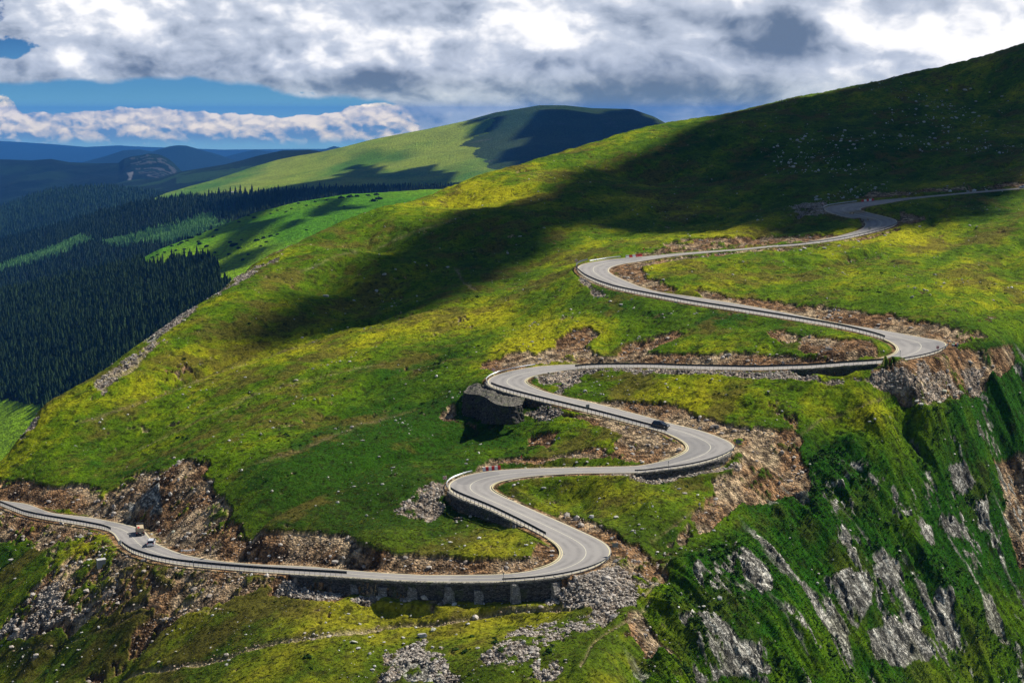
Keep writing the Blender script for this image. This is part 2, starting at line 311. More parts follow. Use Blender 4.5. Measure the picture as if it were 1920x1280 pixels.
# polar grid round the viewpoint: cells stay small near and grow with distance
AZ0, AZ1, NC = RAD(-25), RAD(25), 1300
R0, R1, NR = 215.0, 1750.0, 2000
az = np.linspace(AZ0, AZ1, NC); rr = R0*np.exp(np.linspace(0, math.log(R1/R0), NR))
k4 = 5
azc = np.linspace(AZ0, AZ1, NC//k4+1); rrc = R0*np.exp(np.linspace(0, math.log(R1/R0), NR//k4+1))
GC = base_h(rrc[:, None]*np.sin(azc), rrc[:, None]*np.cos(azc))
for _ in range(2): GC[1:-1] = (GC[:-2]+2*GC[1:-1]+GC[2:])/4; GC[:, 1:-1] = (GC[:, :-2]+2*GC[:, 1:-1]+GC[:, 2:])/4
def up(G, nr, nc):
    """bilinear upsample of a coarse polar grid"""
    a = np.linspace(0, G.shape[0]-1, nr); b = np.linspace(0, G.shape[1]-1, nc)
    i = np.minimum(a.astype(int), G.shape[0]-2); fa = (a-i)[:, None]; j = np.minimum(b.astype(int), G.shape[1]-2); fb = (b-j)[None]
    r = G[i]*(1-fa)+G[i+1]*fa
    return r[:, j]*(1-fb)+r[:, j+1]*fb
GX = (rr[:, None]*np.sin(az)).astype(np.float32); GY = (rr[:, None]*np.cos(az)).astype(np.float32)
GZ = up(GC, NR, NC).astype(np.float32)

# distance to the road (outside the pavement) and the road's height there
DR = np.full((NR, NC), 99.0, np.float32); RZ = np.zeros((NR, NC), np.float32); SD = np.zeros((NR, NC), np.float32)
WALLS = [  # side, from pixel, to pixel, height at start, height at end
 ('A', 545, 1077, 1072, 1078, 2.4, 4.2), ('B', 838, 930, 985, 985, 3.2, 1.0), ('A', 1190, 878, 1372, 852, 1.7, 1.6),
 ('B', 905, 716, 1040, 752, 4.6, 1.2), ('A', 1480, 692, 1648, 680, 2.2, 2.6)]
WH = {'A': np.zeros(NS), 'B': np.zeros(NS)}; WSPAN = []
for sd_, xa_, ya_, xb_, yb_, h0_, h1_ in WALLS:
    i_, j_ = station(sd_, xa_, ya_), station(sd_, xb_, yb_)
    if i_ > j_: i_, j_, h0_, h1_ = j_, i_, h1_, h0_
    WH[sd_][i_:j_+1] = np.linspace(h0_, h1_, j_-i_+1)*np.minimum(1, np.minimum(np.arange(j_-i_+1), np.arange(j_-i_+1)[::-1])/4+.2); WSPAN.append((sd_, i_, j_))
WHF = np.zeros((NR, NC), np.float32)
def road_field():
    ME = (EA+EB)/2
    for i in range(NS-1):
        c = ME[i]; W = EA[i]-EB[i]; hw = np.linalg.norm(W[:2])/2; ext = hw+31
        r = math.hypot(c[0], c[1]); a = math.atan2(c[0], c[1])
        i0 = max(0, int(np.searchsorted(rr, r-ext))); i1 = min(NR, int(np.searchsorted(rr, r+ext)))
        j0 = max(0, int(np.searchsorted(az, a-ext/r))); j1 = min(NC, int(np.searchsorted(az, a+ext/r)))
        if i1 <= i0 or j1 <= j0: continue
        x = GX[i0:i1, j0:j1]-c[0]; y = GY[i0:i1, j0:j1]-c[1]
        t = (ME[i+1]-ME[i])[:2]; L = np.linalg.norm(t)+1e-9; t = t/L; w = W[:2]/(np.linalg.norm(W[:2])+1e-9)
        det = t[0]*w[1]-t[1]*w[0]
        if abs(det) < 0.2: continue
        al = (x*w[1]-y*w[0])/det; u = (-x*t[1]+y*t[0])/det          # along and across
        al2 = np.clip(al, -0.3, L+0.3); uo = np.clip(u, -hw, hw)
        ex = (al-al2)*t[0]+(u-uo)*w[0]; ey = (al-al2)*t[1]+(u-uo)*w[1]
        d = np.sqrt(ex*ex+ey*ey)
        z = c[2]+(ME[i+1][2]-c[2])*np.clip(al/L, 0, 1)+(uo/hw)*(W[2]/2)
        sub = DR[i0:i1, j0:j1]; m = d < sub
        sub[m] = d[m]; RZ[i0:i1, j0:j1][m] = z[m]; SD[i0:i1, j0:j1][m] = np.sign(u)[m]; WHF[i0:i1, j0:j1][m] = np.where(u > 0, WH['A'][i], WH['B'][i])[m]
road_field()

# ------------------------------------------------------------------ ground cover map, drawn in the photograph's outline and carried to the ground
MW, MH, MS = 1100, 700, 2.0; MOX, MOY = -120.0, 60.0                 # map cell = 2 photo pixels
def blank(): return np.zeros((MH, MW), np.float32)
_py, _px = np.mgrid[0:MH, 0:MW]; _px = _px*MS+MOX; _py = _py*MS+MOY
def poly(m, pts, val=1.0):
    P = np.array(pts, float); x0, y0 = P.min(0); x1, y1 = P.max(0)
    a = max(0, int((x0-MOX)/MS)); b = min(MW, int((x1-MOX)/MS)+2); c = max(0, int((y0-MOY)/MS)); d = min(MH, int((y1-MOY)/MS)+2)
    X = _px[c:d, a:b]; Y = _py[c:d, a:b]; ins = np.zeros(X.shape, bool); n = len(P)
    for i in range(n):
        xa, ya = P[i]; xb, yb = P[(i+1) % n]
        if ya == yb: continue
        cond = (ya > Y) != (yb > Y); ins ^= cond & (X < (xb-xa)*(Y-ya)/(yb-ya)+xa)
    m[c:d, a:b][ins] = val; return m
def stroke(m, pts, w, val=1.0):
    for (xa, ya), (xb, yb) in zip(pts[:-1], pts[1:]):
        n = int(math.hypot(xb-xa, yb-ya)/1.5)+1
        for t in np.linspace(0, 1, n):
            cx = (xa+(xb-xa)*t-MOX)/MS; cy = (ya+(yb-ya)*t-MOY)/MS; r = w/MS/2
            a, b = int(cx-r-1), int(cx+r+2); c, d = int(cy-r-1), int(cy+r+2)
            if a < 0 or c < 0 or b > MW or d > MH: continue
            yy, xx = np.mgrid[c:d, a:b]; q = (xx-cx)**2+(yy-cy)**2 <= max(r*r, .5); m[c:d, a:b][q] = val
    return m
def blur(m, s):
    k = np.exp(-np.arange(-int(3*s), int(3*s)+1)**2/(2*s*s)); k /= k.sum(); h = len(k)//2
    p = np.pad(m, ((h, h), (0, 0)), 'edge'); m = sum(k[i]*p[i:i+m.shape[0]] for i in range(len(k)))
    p = np.pad(m, ((0, 0), (h, h)), 'edge'); return sum(k[i]*p[:, i:i+m.shape[1]] for i in range(len(k))).astype(np.float32)
def sample(m, px, py):
    x = np.clip((px-MOX)/MS, 0, MW-1.001); y = np.clip((py-MOY)/MS, 0, MH-1.001)
    i = y.astype(np.int32); j = x.astype(np.int32); fy = y-i; fx = x-j
    return (m[i, j]*(1-fx)+m[i, j+1]*fx)*(1-fy)+(m[i+1, j]*(1-fx)+m[i+1, j+1]*fx)*fy

DIRT = [
 [(-120,905),(0,897),(60,905),(110,912),(150,905),(215,915),(240,890),(300,878),(330,860),(395,878),(400,925),(430,965),(455,995),(500,1003),(560,1000),(610,1005),(650,1012),(690,1027),(760,1042),(830,1040),(900,1052),(950,1050),(1000,1048),(1010,1022),(1040,1030),(1055,1045),(1030,1080),(960,1090),(640,1072),(400,1055),(330,1040),(275,985),(170,965),(0,935),(-120,930)],
 [(-120,945),(0,950),(100,978),(200,998),(225,1030),(330,1065),(480,1080),(640,1088),(640,1100),(560,1098),(500,1105),(430,1120),(350,1150),(250,1225),(190,1280),(150,1280),(240,1200),(300,1140),(210,1150),(80,1195),(0,1220),(0,1160),(80,1085),(70,1035),(0,1018),(-120,1010)],
 [(1155,1018),(1200,1018),(1250,1050),(1258,1085),(1215,1115),(1190,1145),(1120,1160),(1060,1135),(1070,1098),(1120,1068),(1150,1048)],
 [(1385,832),(1430,825),(1500,840),(1500,868),(1525,930),(1500,945),(1460,940),(1420,950),(1370,965),(1330,990),(1290,1012),(1250,1010),(1300,960),(1345,925),(1330,905),(1375,885),(1390,865),(1380,850)],
 [(1080,748),(1180,756),(1270,768),(1330,783),(1400,812),(1500,832),(1500,848),(1400,832),(1330,815),(1260,795),(1150,768)],
 [(1040,775),(1130,782),(1220,805),(1275,835),(1285,848),(1230,868),(1100,862),(960,872),(900,882),(880,884),(920,866),(960,858),(1010,860),(1100,850),(1150,845),(1170,825),(1110,800),(1060,785)],
 [(990,820),(1040,808),(1050,815),(1020,845),(980,838)],
 [(900,690),(930,682),(960,668),(1000,668),(1040,650),(1100,625),(1120,640),(1090,655),(1180,660),(1270,665),(1400,665),(1520,668),(1610,670),(1590,682),(1400,684),(1080,680),(1000,684),(930,700)],
 [(1170,640),(1230,620),(1290,632),(1250,645),(1200,665),(1160,660)],[(1420,640),(1480,630),(1560,640),(1640,640),(1655,665),(1560,668),(1470,655)],
 [(1640,690),(1780,655),(1850,657),(1890,650),(1905,670),(1880,700),(1860,730),(1840,745),(1790,750),(1760,760),(1700,772),(1690,745),(1640,722)],
 [(1290,542),(1340,550),(1440,566),(1520,578),(1600,580),(1640,592),(1700,597),(1760,614),(1810,618),(1860,640),(1790,650),(1700,628),(1560,604),(1440,582),(1330,564)],
 [(1180,478),(1230,466),(1260,456),(1320,450),(1440,446),(1540,440),(1600,438),(1570,449),(1440,460),(1300,472),(1200,482)],
 [(1170,496),(1250,487),(1300,480),(1440,467),(1540,461),(1620,446),(1690,428),(1690,436),(1620,455),(1500,473),(1400,480),(1300,489),(1210,503),(1200,520),(1260,540),(1300,548),(1240,548),(1170,525),(1140,505)],
 [(1480,385),(1540,378),(1600,371),(1640,361),(1700,361),(1800,354),(1960,338),(1960,350),(1800,358),(1690,370),(1600,376),(1545,383)],
 [(1690,392),(1730,402),(1745,415),(1720,422),(1690,418)],
 [(1165,1160),(1195,1150),(1212,1180),(1232,1210),(1262,1230),(1270,1250),(1205,1245),(1160,1210)],
 [(820,790),(850,760),(858,790),(860,800),(830,800)],
 [(560,1085),(660,1092),(660,1110),(630,1130),(560,1125),(490,1115)],
 [(1060,955),(1160,1000),(1180,1022),(1120,1008),(1040,972)],
 [(1870,855),(1940,870),(1990,1060),(1920,1080),(1890,990),(1880,930)],
]
GRAV = [
 [(1000,702),(1080,692),(1300,697),(1500,702),(1640,700),(1640,716),(1500,718),(1350,713),(1200,706),(1100,708),(1080,730),(1050,738),(1010,722)],
 [(835,908),(835,960),(812,976),(740,978),(732,958),(790,914)],[(1140,560),(1110,535),(1095,520),(1085,530),(1110,562)],
 [(560,1090),(660,1096),(650,1112),(620,1128),(560,1120),(500,1115)],
 [(1640,695),(1700,690),(1850,690),(1850,740),(1760,760),(1700,765),(1690,745),(1640,722)],
 [(960,1195),(1060,1160),(1140,1150),(1150,1180),(1080,1240),(1060,1285),(940,1285),(900,1250)],
 [(1060,1095),(1160,1060),(1255,1090),(1190,1145),(1090,1150),(1050,1140)],
 [(930,885),(1080,890),(1240,885),(1390,870),(1400,880),(1300,900),(1200,895),(1000,893),(940,905)],
 [(670,1106),(700,1108),(712,1128),(690,1140),(655,1130)],[(745,1112),(775,1108),(790,1132),(750,1138)],[(820,1112),(850,1108),(872,1135),(830,1145),(812,1135)],[(1000,1110),(1060,1100),(1075,1130),(1030,1140)],
 [(380,572),(470,500),(540,460),(548,466),(480,514),(400,566)],[(250,660),(300,625),(345,588),(378,578),(362,602),(300,640)],[(180,718),(300,645),(308,655),(200,735)],
 [(20,820),(60,785),(90,770),(60,810),(30,830)],
 [(980,780),(1050,765),(1060,782),(1020,792)],[(1480,388),(1540,380),(1560,400),(1530,412),(1490,400)],
 [(0,1170),(120,1100),(200,1085),(230,1100),(150,1150),(60,1200),(0,1225)],
 [(720,1225),(820,1200),(860,1285),(700,1285)],
]
ROCK = [
 [(1270,1160),(1300,1148),(1340,1165),(1380,1212),(1425,1222),(1460,1285),(1290,1285),(1297,1215)],
 [(1340,1055),(1378,1048),(1380,1088),(1345,1088)],[(1385,1045),(1440,1080),(1452,1130),(1425,1142),(1398,1095)],[(1300,1075),(1315,1070),(1318,1130),(1305,1120)],
 [(1540,1080),(1590,1078),(1635,1112),(1632,1150),(1600,1185),(1570,1130)],[(1640,1058),(1692,1058),(1702,1110),(1670,1122)],
 [(1750,1130),(1782,1140),(1802,1230),(1760,1222)],[(1830,1120),(1862,1138),(1895,1230),(1850,1200)],[(1778,885),(1812,888),(1832,930),(1790,952)],
 [(1760,978),(1800,1000),(1797,1024),(1770,1010)],[(1620,1180),(1722,1200),(1762,1250),(1700,1275),(1640,1232)],[(1500,1075),(1540,1110),(1560,1180),(1530,1150)],
 [(745,1235),(800,1222),(832,1285),(745,1285)],[(262,925),(302,908),(308,962),(268,966)],[(240,935),(256,930),(258,955),(244,958)],
 [(1705,820),(1725,850),(1730,880),(1715,860)],[(1830,800),(1850,810),(1846,840),(1832,830)],[(1720,990),(1745,1000),(1750,1040),(1730,1030)],[(1840,960),(1856,965),(1850,1010),(1838,1000)],
 [(310,615),(345,588),(370,582),(350,602)],[(270,652),(300,628),(305,640),(280,655)],
 [(1690,1120),(1720,1140),(1740,1200),(1705,1190)],[(1460,1160),(1510,1190),(1540,1230),(1500,1225)],
]
def build_maps():
    M = {}
    d = blank(); [poly(d, p, .72 if p[0] == (-120, 945) else .86 if p[0][0] in (1385, 1155) else 1.0) for p in DIRT]; g = blank(); [poly(g, p, .60 if max(q[1] for q in p) > 1280 or p[0] == (0, 1170) else 1.0) for p in GRAV]; r = blank(); [poly(r, p) for p in ROCK]
    fl = poly(blank(), [(1255,1045),(1400,1000),(1500,870),(1640,775),(1800,745),(1900,665),(2080,600),(2080,1450),(1180,1450),(1205,1150)])
    tr = blank()
    stroke(tr, [(180,1278),(300,1250),(420,1225),(520,1203),(640,1188),(800,1176),(960,1152),(1100,1140)], 7)
    stroke(tr, [(855,500),(866,520),(872,532),(890,542)], 3); stroke(tr, [(300,650),(240,700),(180,722)], 5)
    stroke(tr, [(1220,1130),(1165,1185),(1110,1235),(1090,1275)], 3)
    stroke(tr, [(1260,1045),(1210,1120)], 4)
    for L_ in ([(140,790),(300,735),(420,690),(520,655),(600,630)],[(260,830),(380,790),(480,745),(600,715),(720,690)],[(480,880),(600,840),(700,800),(780,775)],[(560,520),(680,470),(800,430),(900,395)],[(1220,1010),(1330,950),(1440,870),(1540,800),(1660,750),(1800,690)],[(20,1230),(140,1200),(260,1150),(420,1140)]): stroke(tr, L_, 2.2, .55)
    tone = blank()  # grass tones; dark mid-slope patches also put soft shade into the colour
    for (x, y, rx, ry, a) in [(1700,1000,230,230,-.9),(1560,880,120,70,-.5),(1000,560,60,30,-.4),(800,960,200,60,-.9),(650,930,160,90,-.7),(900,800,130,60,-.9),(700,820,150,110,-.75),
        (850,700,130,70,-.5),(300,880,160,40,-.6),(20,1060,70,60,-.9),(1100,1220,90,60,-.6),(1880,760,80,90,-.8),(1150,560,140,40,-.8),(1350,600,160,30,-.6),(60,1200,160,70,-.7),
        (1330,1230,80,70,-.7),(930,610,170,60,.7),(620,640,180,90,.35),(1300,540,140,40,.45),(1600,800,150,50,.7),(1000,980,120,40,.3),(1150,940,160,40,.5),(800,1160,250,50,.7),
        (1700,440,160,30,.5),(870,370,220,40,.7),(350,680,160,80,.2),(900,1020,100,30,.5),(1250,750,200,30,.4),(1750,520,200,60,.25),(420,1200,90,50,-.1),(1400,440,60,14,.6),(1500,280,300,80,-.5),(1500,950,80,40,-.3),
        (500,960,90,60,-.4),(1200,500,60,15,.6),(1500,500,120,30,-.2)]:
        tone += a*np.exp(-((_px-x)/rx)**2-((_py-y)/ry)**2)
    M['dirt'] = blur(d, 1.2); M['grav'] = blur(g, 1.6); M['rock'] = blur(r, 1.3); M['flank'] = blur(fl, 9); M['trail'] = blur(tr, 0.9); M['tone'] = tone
    return M
MAPS = build_maps()

def ground_cover():
    """adds relief to GZ and returns colour and stoniness"""
    global GZ
    X, Y = GX, GY
    PX, PY, _ = proj(np.stack([X, Y, GZ], -1)); PX = PX.astype(np.float32); PY = PY.astype(np.float32)
    sc_ = 300.0/np.maximum(Y, 200)                                    # wobble of an outline is in metres
    w1 = fbm(X/6, Y/6, 4, 1); w2 = fbm(X/6+40, Y/6, 4, 3)
    w3 = fbm(X/22, Y/22, 3, 4); w4 = fbm(X/22+7, Y/22, 3, 8); dx = (w1*34+w3*36)*sc_; dy = (w2*20+w4*16)*sc_; kr = sm(0, 14, DR); dx = dx*(.25+.75*kr); dy = dy*(.25+.75*kr)
    dirt = sample(MAPS['dirt'], PX+dx, PY+dy); grav = sample(MAPS['grav'], PX+dx, PY+dy); rock = sample(MAPS['rock'], PX+dx*.6, PY+dy*.6)
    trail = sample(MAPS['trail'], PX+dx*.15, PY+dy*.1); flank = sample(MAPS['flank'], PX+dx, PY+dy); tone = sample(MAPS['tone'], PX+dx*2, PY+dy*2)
    near = sm(18, 3, DR)
    patch = fbm(X/9, Y/9, 5, 5)
    # stones show through the turf in places, more so close to the road
    nd = fbm(X/4.0, Y/4.0, 5, 6, .6); fin = fbm(X/1.5, Y/1.5, 4, 13, .6)
    dirt = np.clip(dirt, 0, 1); bare = sm(.46, .60, dirt*.90+patch*(.75+.75*sm(3, 16, DR))+fin*.9)
    bare = np.maximum(bare, 0.9*sm(.30, .42, nd+near*.10))
    bare = np.maximum(bare, sm(1.9, .9, DR))
    gr = sm(.50, .66, grav*.88+(patch*1.7+fin*1.1)*(.25+.75*np.clip(grav*4, 0, 1))); rk = sm(.50, .58, rock*.92+(patch*1.9+fin*1.3)*(.22+.78*np.clip(rock*4+flank, 0, 1)))
    cross = X*.62+Y*.78; along = X*.78-Y*.62
    rg = ridged(cross/26, along/75, 5, 7)*flank                       # ribs running down the steep flank
    rk = np.maximum(rk, flank*sm(.76, .82, ridged(cross/10+3, along/17, 4, 8)+.25*fbm(X/5, Y/5, 3, 9))*sm(-.02, .08, fbm(X/22, Y/22, 3, 10)))
    bare = np.maximum(bare, np.maximum(gr, trail*.9)); bare = bare*(1-rk)
    grass = np.clip(1-bare-rk, 0, 1)
    # relief
    ac = X*.82-Y*.57; al = X*.57+Y*.82
    fade = sm(0.6, 9, DR)
    far = sm(450, 900, Y)
    # distance inside the skyline, so its traced outline stays
    K = np.array(CREST, float); CRD = np.interp(PX, K[:, 0], K[:, 2])-Y
    hill = fbm(ac/34, al/120, 4, 2)*8.0*sm(3, 30, DR)*(.35+.65*sm(0, 60, CRD))*(1-flank)*(1-.4*sm(500, 700, Y))
    z = GZ+hill
    z = z+(rg-.35)*9.0*fade*flank+(ridged(cross/9+2, along/24, 4, 11)-.4)*2.6*fade*flank-sm(.55, .95, ridged(ac/30+5, al/110, 4, 10))*2.6*fade*(1-flank)*sm(0, 50, CRD)
    tq = (z+fbm(X/9, Y/9, 4, 5)*3.2)/1.5; tq = tq-np.floor(tq); z = z+(.5-tq)*.22*fade*sm(.9, .6, far)*sm(310, 370, Y)
    z = z+fbm(X/11, Y/11, 3, 12)*1.6*fade+fbm(ac/2.6, al/7, 4, 13)*.75*fade*(1+.8*far)+fbm(X/1.3, Y/1.3, 3, 14)*.18*fade
    z = z+grass*(.75*sm(.8, 3, DR))+grass*np.maximum(fbm(X/2.2, Y/2.2, 3, 4), 0)*.6*fade
    def cell(a, b, sd):
        ai = np.floor(a).astype(np.int32) & 255; bi = np.floor(b).astype(np.int32) & 255; return _T[sd][ai, bi]
    wq = fbm(X/2.5, Y/2.5, 3, 2)*2.2; blocks = cell((cross+wq)/1.9, (along+wq)/3.1, 3)*.8+cell((cross-wq)/.8, (along+wq)/1.3, 6)*.35+cell((cross+wq)/5.3, (along-wq)/8.3, 9)*1.5
    z = z+rk*(ridged(cross/5, along/9, 4, 3)*1.6+blocks-1.5)*sm(2, 8, DR)*(.25+.75*flank)
    z = z+gr*(cell(X/.55+wq, Y/.45-wq, 4)*.45+cell((X+wq)/1.3, (Y-wq)/1.1, 7)*.55)*sm(1.2, 4, DR)
    z = z+bare*(fbm(X/.8, Y/.8, 3, 15)*.34+fbm(X/3.5, Y/3.5, 3, 2)*.9*fade)*sm(.8, 2.5, DR)
    # keep the road bench
    wb = sm(6.0, 1.2, DR); z = z*(1-wb)+(RZ-.10)*wb*1.0 if False else z
    k = sm(1.0, 4.5, DR); z = np.where(DR < 12, z*k+(RZ-.12)*(1-k), z)
    def low(z, x0, x1, y0, y1, lim, soft=2.0):
        w = sm(x0-soft, x0, X)*sm(x1+soft, x1, X)*sm(y0-soft, y0, Y)*sm(y1+soft, y1, Y); return z*(1-w)+np.minimum(z, lim)*w
    nz = fbm(X/2, Y/2, 3, 1)*.5
    z = low(z, -17, -8, 381, 388, -83.3+nz); z = low(z, -9, -4, 374, 385, -83.3+(X+9)*.45+nz); z = low(z, -5, 2, 364, 372, -80.6+nz)
    z = low(z, -13, -3, 388, 399, -78.3, .6); z = low(z, -6, 2, 374, 390, -78.6, .6); z = low(z, -20, -14, 386, 397, -79.6+nz, 4)
    zw = RZ-WHF-(DR-1)*.12; kw = sm(.45, 1.0, DR)*(1-sm(3.5, 9, DR)); z = np.where(WHF > 0, np.where(DR < 1.2, np.minimum(z, RZ-.12)*(1-kw)+zw*kw, z*(1-kw)+np.minimum(z, zw+fbm(X/3, Y/3, 3, 1)*.8)*kw), z)
    GZ = z.astype(np.float32)
    # colour
    n1 = fbm(ac/30, al/70, 5, 1, .6); n2 = fbm(X/3, Y/3, 5, 8, .6); n3 = fbm(ac/9, al/22, 4, 11)
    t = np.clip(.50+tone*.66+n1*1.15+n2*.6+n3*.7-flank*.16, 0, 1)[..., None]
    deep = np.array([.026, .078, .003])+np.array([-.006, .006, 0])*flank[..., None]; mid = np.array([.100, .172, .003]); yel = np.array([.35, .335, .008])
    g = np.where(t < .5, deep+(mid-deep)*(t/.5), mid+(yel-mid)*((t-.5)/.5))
    heath = sm(.0, .22, fbm(ac/14, al/26, 5, 6, .6)+.5*fbm(X/5, Y/4, 4, 2, .6)+.06*tone)[..., None]
    hk = .75-.45*flank[..., None]; g = g*(1-hk*heath)+np.array([.125, .095, .018])*hk*heath
    tuft = sm(.02, .24, fbm(X/1.6, Y/1.0, 4, 9, .65))[..., None]; g = g*(1-.8*tuft)+np.array([.018, .024, .004])*.8*tuft
    lowr = sm(360, 300, Y)[..., None]*sm(60, 20, X)[..., None]*(1-flank[..., None]); g = g*(1-.32*lowr)+np.array([.085, .070, .020])*.32*lowr*(.4+t); lt = sm(.10, .30, fbm(X/1.3+30, Y/.9, 4, 5, .65))[..., None]; g = g*(1+.38*lt)
    o = sm(-.12, .2, fbm(X/7, Y/7, 4, 10))[..., None]; s = sm(-.2, .25, fbm(X/1.2, Y/1.2, 4, 12))[..., None]
    dc = (np.array([.30, .17, .08])*(1-o)+np.array([.50, .37, .22])*o)*(.22+1.0*s)
    gc = np.array([.44, .35, .26])*(.25+.95*s)
    G_ = np.clip(gr, 0, 1)[..., None]; dc = dc*(1-G_)+gc*G_
    tr_ = np.clip(trail, 0, 1)[..., None]; dc = dc*(1-tr_)+np.array([.38, .31, .17])*tr_
    bk_ = (cell((cross+wq)/1.9, (along+wq)/3.1, 3)*.6+cell((cross-wq)/.8, (along+wq)/1.3, 6)*.4)[..., None]
    rc = np.array([.70, .665, .56])*(.40+.85*bk_)*(.45+.8*sm(-.25, .3, fbm(cross/1.5, along/2.6, 5, 4, .6))[..., None])
    lich = sm(.05, .25, fbm(X/8, Y/8, 3, 5))[..., None]; rc = rc*(1-.4*lich)+np.array([.34, .34, .20])*.4*lich
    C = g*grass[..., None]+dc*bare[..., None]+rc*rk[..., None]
    C = C/np.maximum((grass+bare+rk)[..., None], .01)
    C = np.concatenate([C, np.ones_like(C[..., :1])], -1).astype(np.float32)
    return C, np.clip(bare+.45*rk, 0, 1).astype(np.float32), bare, gr, rk, grass, flank
COLR, STONE, BARE, GR, RK, GRASS, FLANK = ground_cover()

# visible depth buffer for placing things where the photograph shows them
def zbuffer():
    PX, PY, D = proj(np.stack([GX, GY, GZ], -1)); i = ((PY+100)/2).astype(int); j = ((PX+200)/2).astype(int)
    ok = (i >= 0) & (i < 740) & (j >= 0) & (j < 1160); key = i*1160+j
    buf = np.full(740*1160, 1e9); np.minimum.at(buf, key[ok], D[ok]); return buf.reshape(740, 1160)
ZB = zbuffer()
def hit(px, py):
    """the ground point seen at a photo pixel"""
    i = int((py+100)/2); j = int((px+200)/2); w = ZB[max(0, i-1):i+2, max(0, j-1):j+2]; v = w[w < 1e8]
    D = float(np.median(v)) if len(v) else 400.0
    d = ray(px, py); c, s = math.cos(PITCH), math.sin(PITCH); f = d[1]*c-d[2]*s
    return d*(D/f)
def height(x, y):
    r = math.hypot(x, y); a = math.atan2(x, y)
    fi = math.log(r/R0)/math.log(R1/R0)*(NR-1); fj = (a-AZ0)/(AZ1-AZ0)*(NC-1)
    i = min(max(int(fi), 0), NR-2); j = min(max(int(fj), 0), NC-2); fi = min(max(fi-i, 0), 1); fj = min(max(fj-j, 0), 1)
    return float((GZ[i, j]*(1-fj)+GZ[i, j+1]*fj)*(1-fi)+(GZ[i+1, j]*(1-fj)+GZ[i+1, j+1]*fj)*fi)

def ground_mat(name, bump=1.0, fine=1.0):
    mt, k, b = new_mat(name)
    at = k.n.new('ShaderNodeAttribute'); at.attribute_name = 'col'
    st = k.n.new('ShaderNodeAttribute'); st.attribute_name = 'stone'
    tc = k.n.new('ShaderNodeTexCoord'); P = tc.outputs['Object']
    n1 = k.noise(P, 1.4*fine, 6, 0.65); n2 = k.noise(P, 5.0*fine, 3, 0.6)
    vor = k.n.new('ShaderNodeTexVoronoi'); k.l.new(P, vor.inputs['Vector']); vor.inputs['Scale'].default_value = 1.7*fine
    sepc = k.n.new('ShaderNodeSeparateColor'); k.l.new(vor.outputs['Color'], sepc.inputs[0])
    gr = k.m('ADD', k.mr(n1, .3, .7, .55, 1.45), k.m('MULTIPLY', k.m('SUBTRACT', n2, .5), .5))
    sr = k.m('ADD', k.mr(sepc.outputs[0], 0, 1, .45, 1.55, False), k.m('MULTIPLY', k.m('SUBTRACT', n2, .5), .5))
    f = k.m('ADD', k.m('MULTIPLY', gr, k.m('SUBTRACT', 1.0, st.outputs['Fac'])), k.m('MULTIPLY', sr, st.outputs['Fac']))
    rk_ = k.n.new('ShaderNodeAttribute'); rk_.attribute_name = 'rock'; ve = k.n.new('ShaderNodeTexVoronoi'); ve.feature = 'DISTANCE_TO_EDGE'
    mp = k.n.new('ShaderNodeMapping'); mp.vector_type = 'TEXTURE'; k.l.new(P, mp.inputs[0]); mp.inputs['Rotation'].default_value = (RAD(12), RAD(24), RAD(-38)); mp.inputs['Scale'].default_value = (5.0, 1.0, 1.5)
    k.n.remove(ve); ca = k.noise(mp.outputs[0], .42*fine, 6, .62, .4); cb = k.noise(P, .5*fine, 6, .65, .6)
    crack = k.m('MULTIPLY', k.mr(k.m('ABSOLUTE', k.m('SUBTRACT', ca, .5)), 0.0, .055), k.mr(k.m('ABSOLUTE', k.m('SUBTRACT', cb, .5)), 0.0, .04))
    f = k.m('MULTIPLY', f, k.m('ADD', k.m('SUBTRACT', 1.0, rk_.outputs['Fac']), k.m('MULTIPLY', rk_.outputs['Fac'], k.m('ADD', .25, k.m('MULTIPLY', crack, .85)))))
    cc = k.n.new('ShaderNodeCombineColor'); [k.l.new(f, cc.inputs[i]) for i in range(3)]
    k.l.new(k.mix(1.0, at.outputs['Color'], cc.outputs[0], 'MULTIPLY'), b.inputs['Base Color'])
    b.inputs['Roughness'].default_value = 1.0; b.inputs['Specular IOR Level'].default_value = 0.05
    h = k.m('ADD', n1, k.m('MULTIPLY', n2, .4)); h = k.m('ADD', h, k.m('MULTIPLY', k.m('MULTIPLY', vor.outputs['Distance'], -1.2), st.outputs['Fac']))
    h = k.m('ADD', h, k.m('MULTIPLY', k.m('MULTIPLY', crack, 1.3), rk_.outputs['Fac']))
    bp = k.n.new('ShaderNodeBump'); bp.inputs['Distance'].default_value = 0.55*bump/fine; bp.inputs['Strength'].default_value = 1.0
    k.l.new(h, bp.inputs['Height']); k.l.new(bp.outputs[0], b.inputs['Normal'])
    return mt
M_GROUND = ground_mat('mountain_turf', .7)
me = np_mesh('mountain_slope', np.stack([GX, GY, GZ], -1).reshape(-1, 3), grid_faces(NR, NC), True, {'col': COLR.reshape(-1, 4)}, {'stone': STONE.ravel(), 'rock': RK.ravel()})
slope = link('mountain_slope', me, M_GROUND); tagobj(slope, 'green mountainside that the winding road climbs', 'hillside', kind='structure')

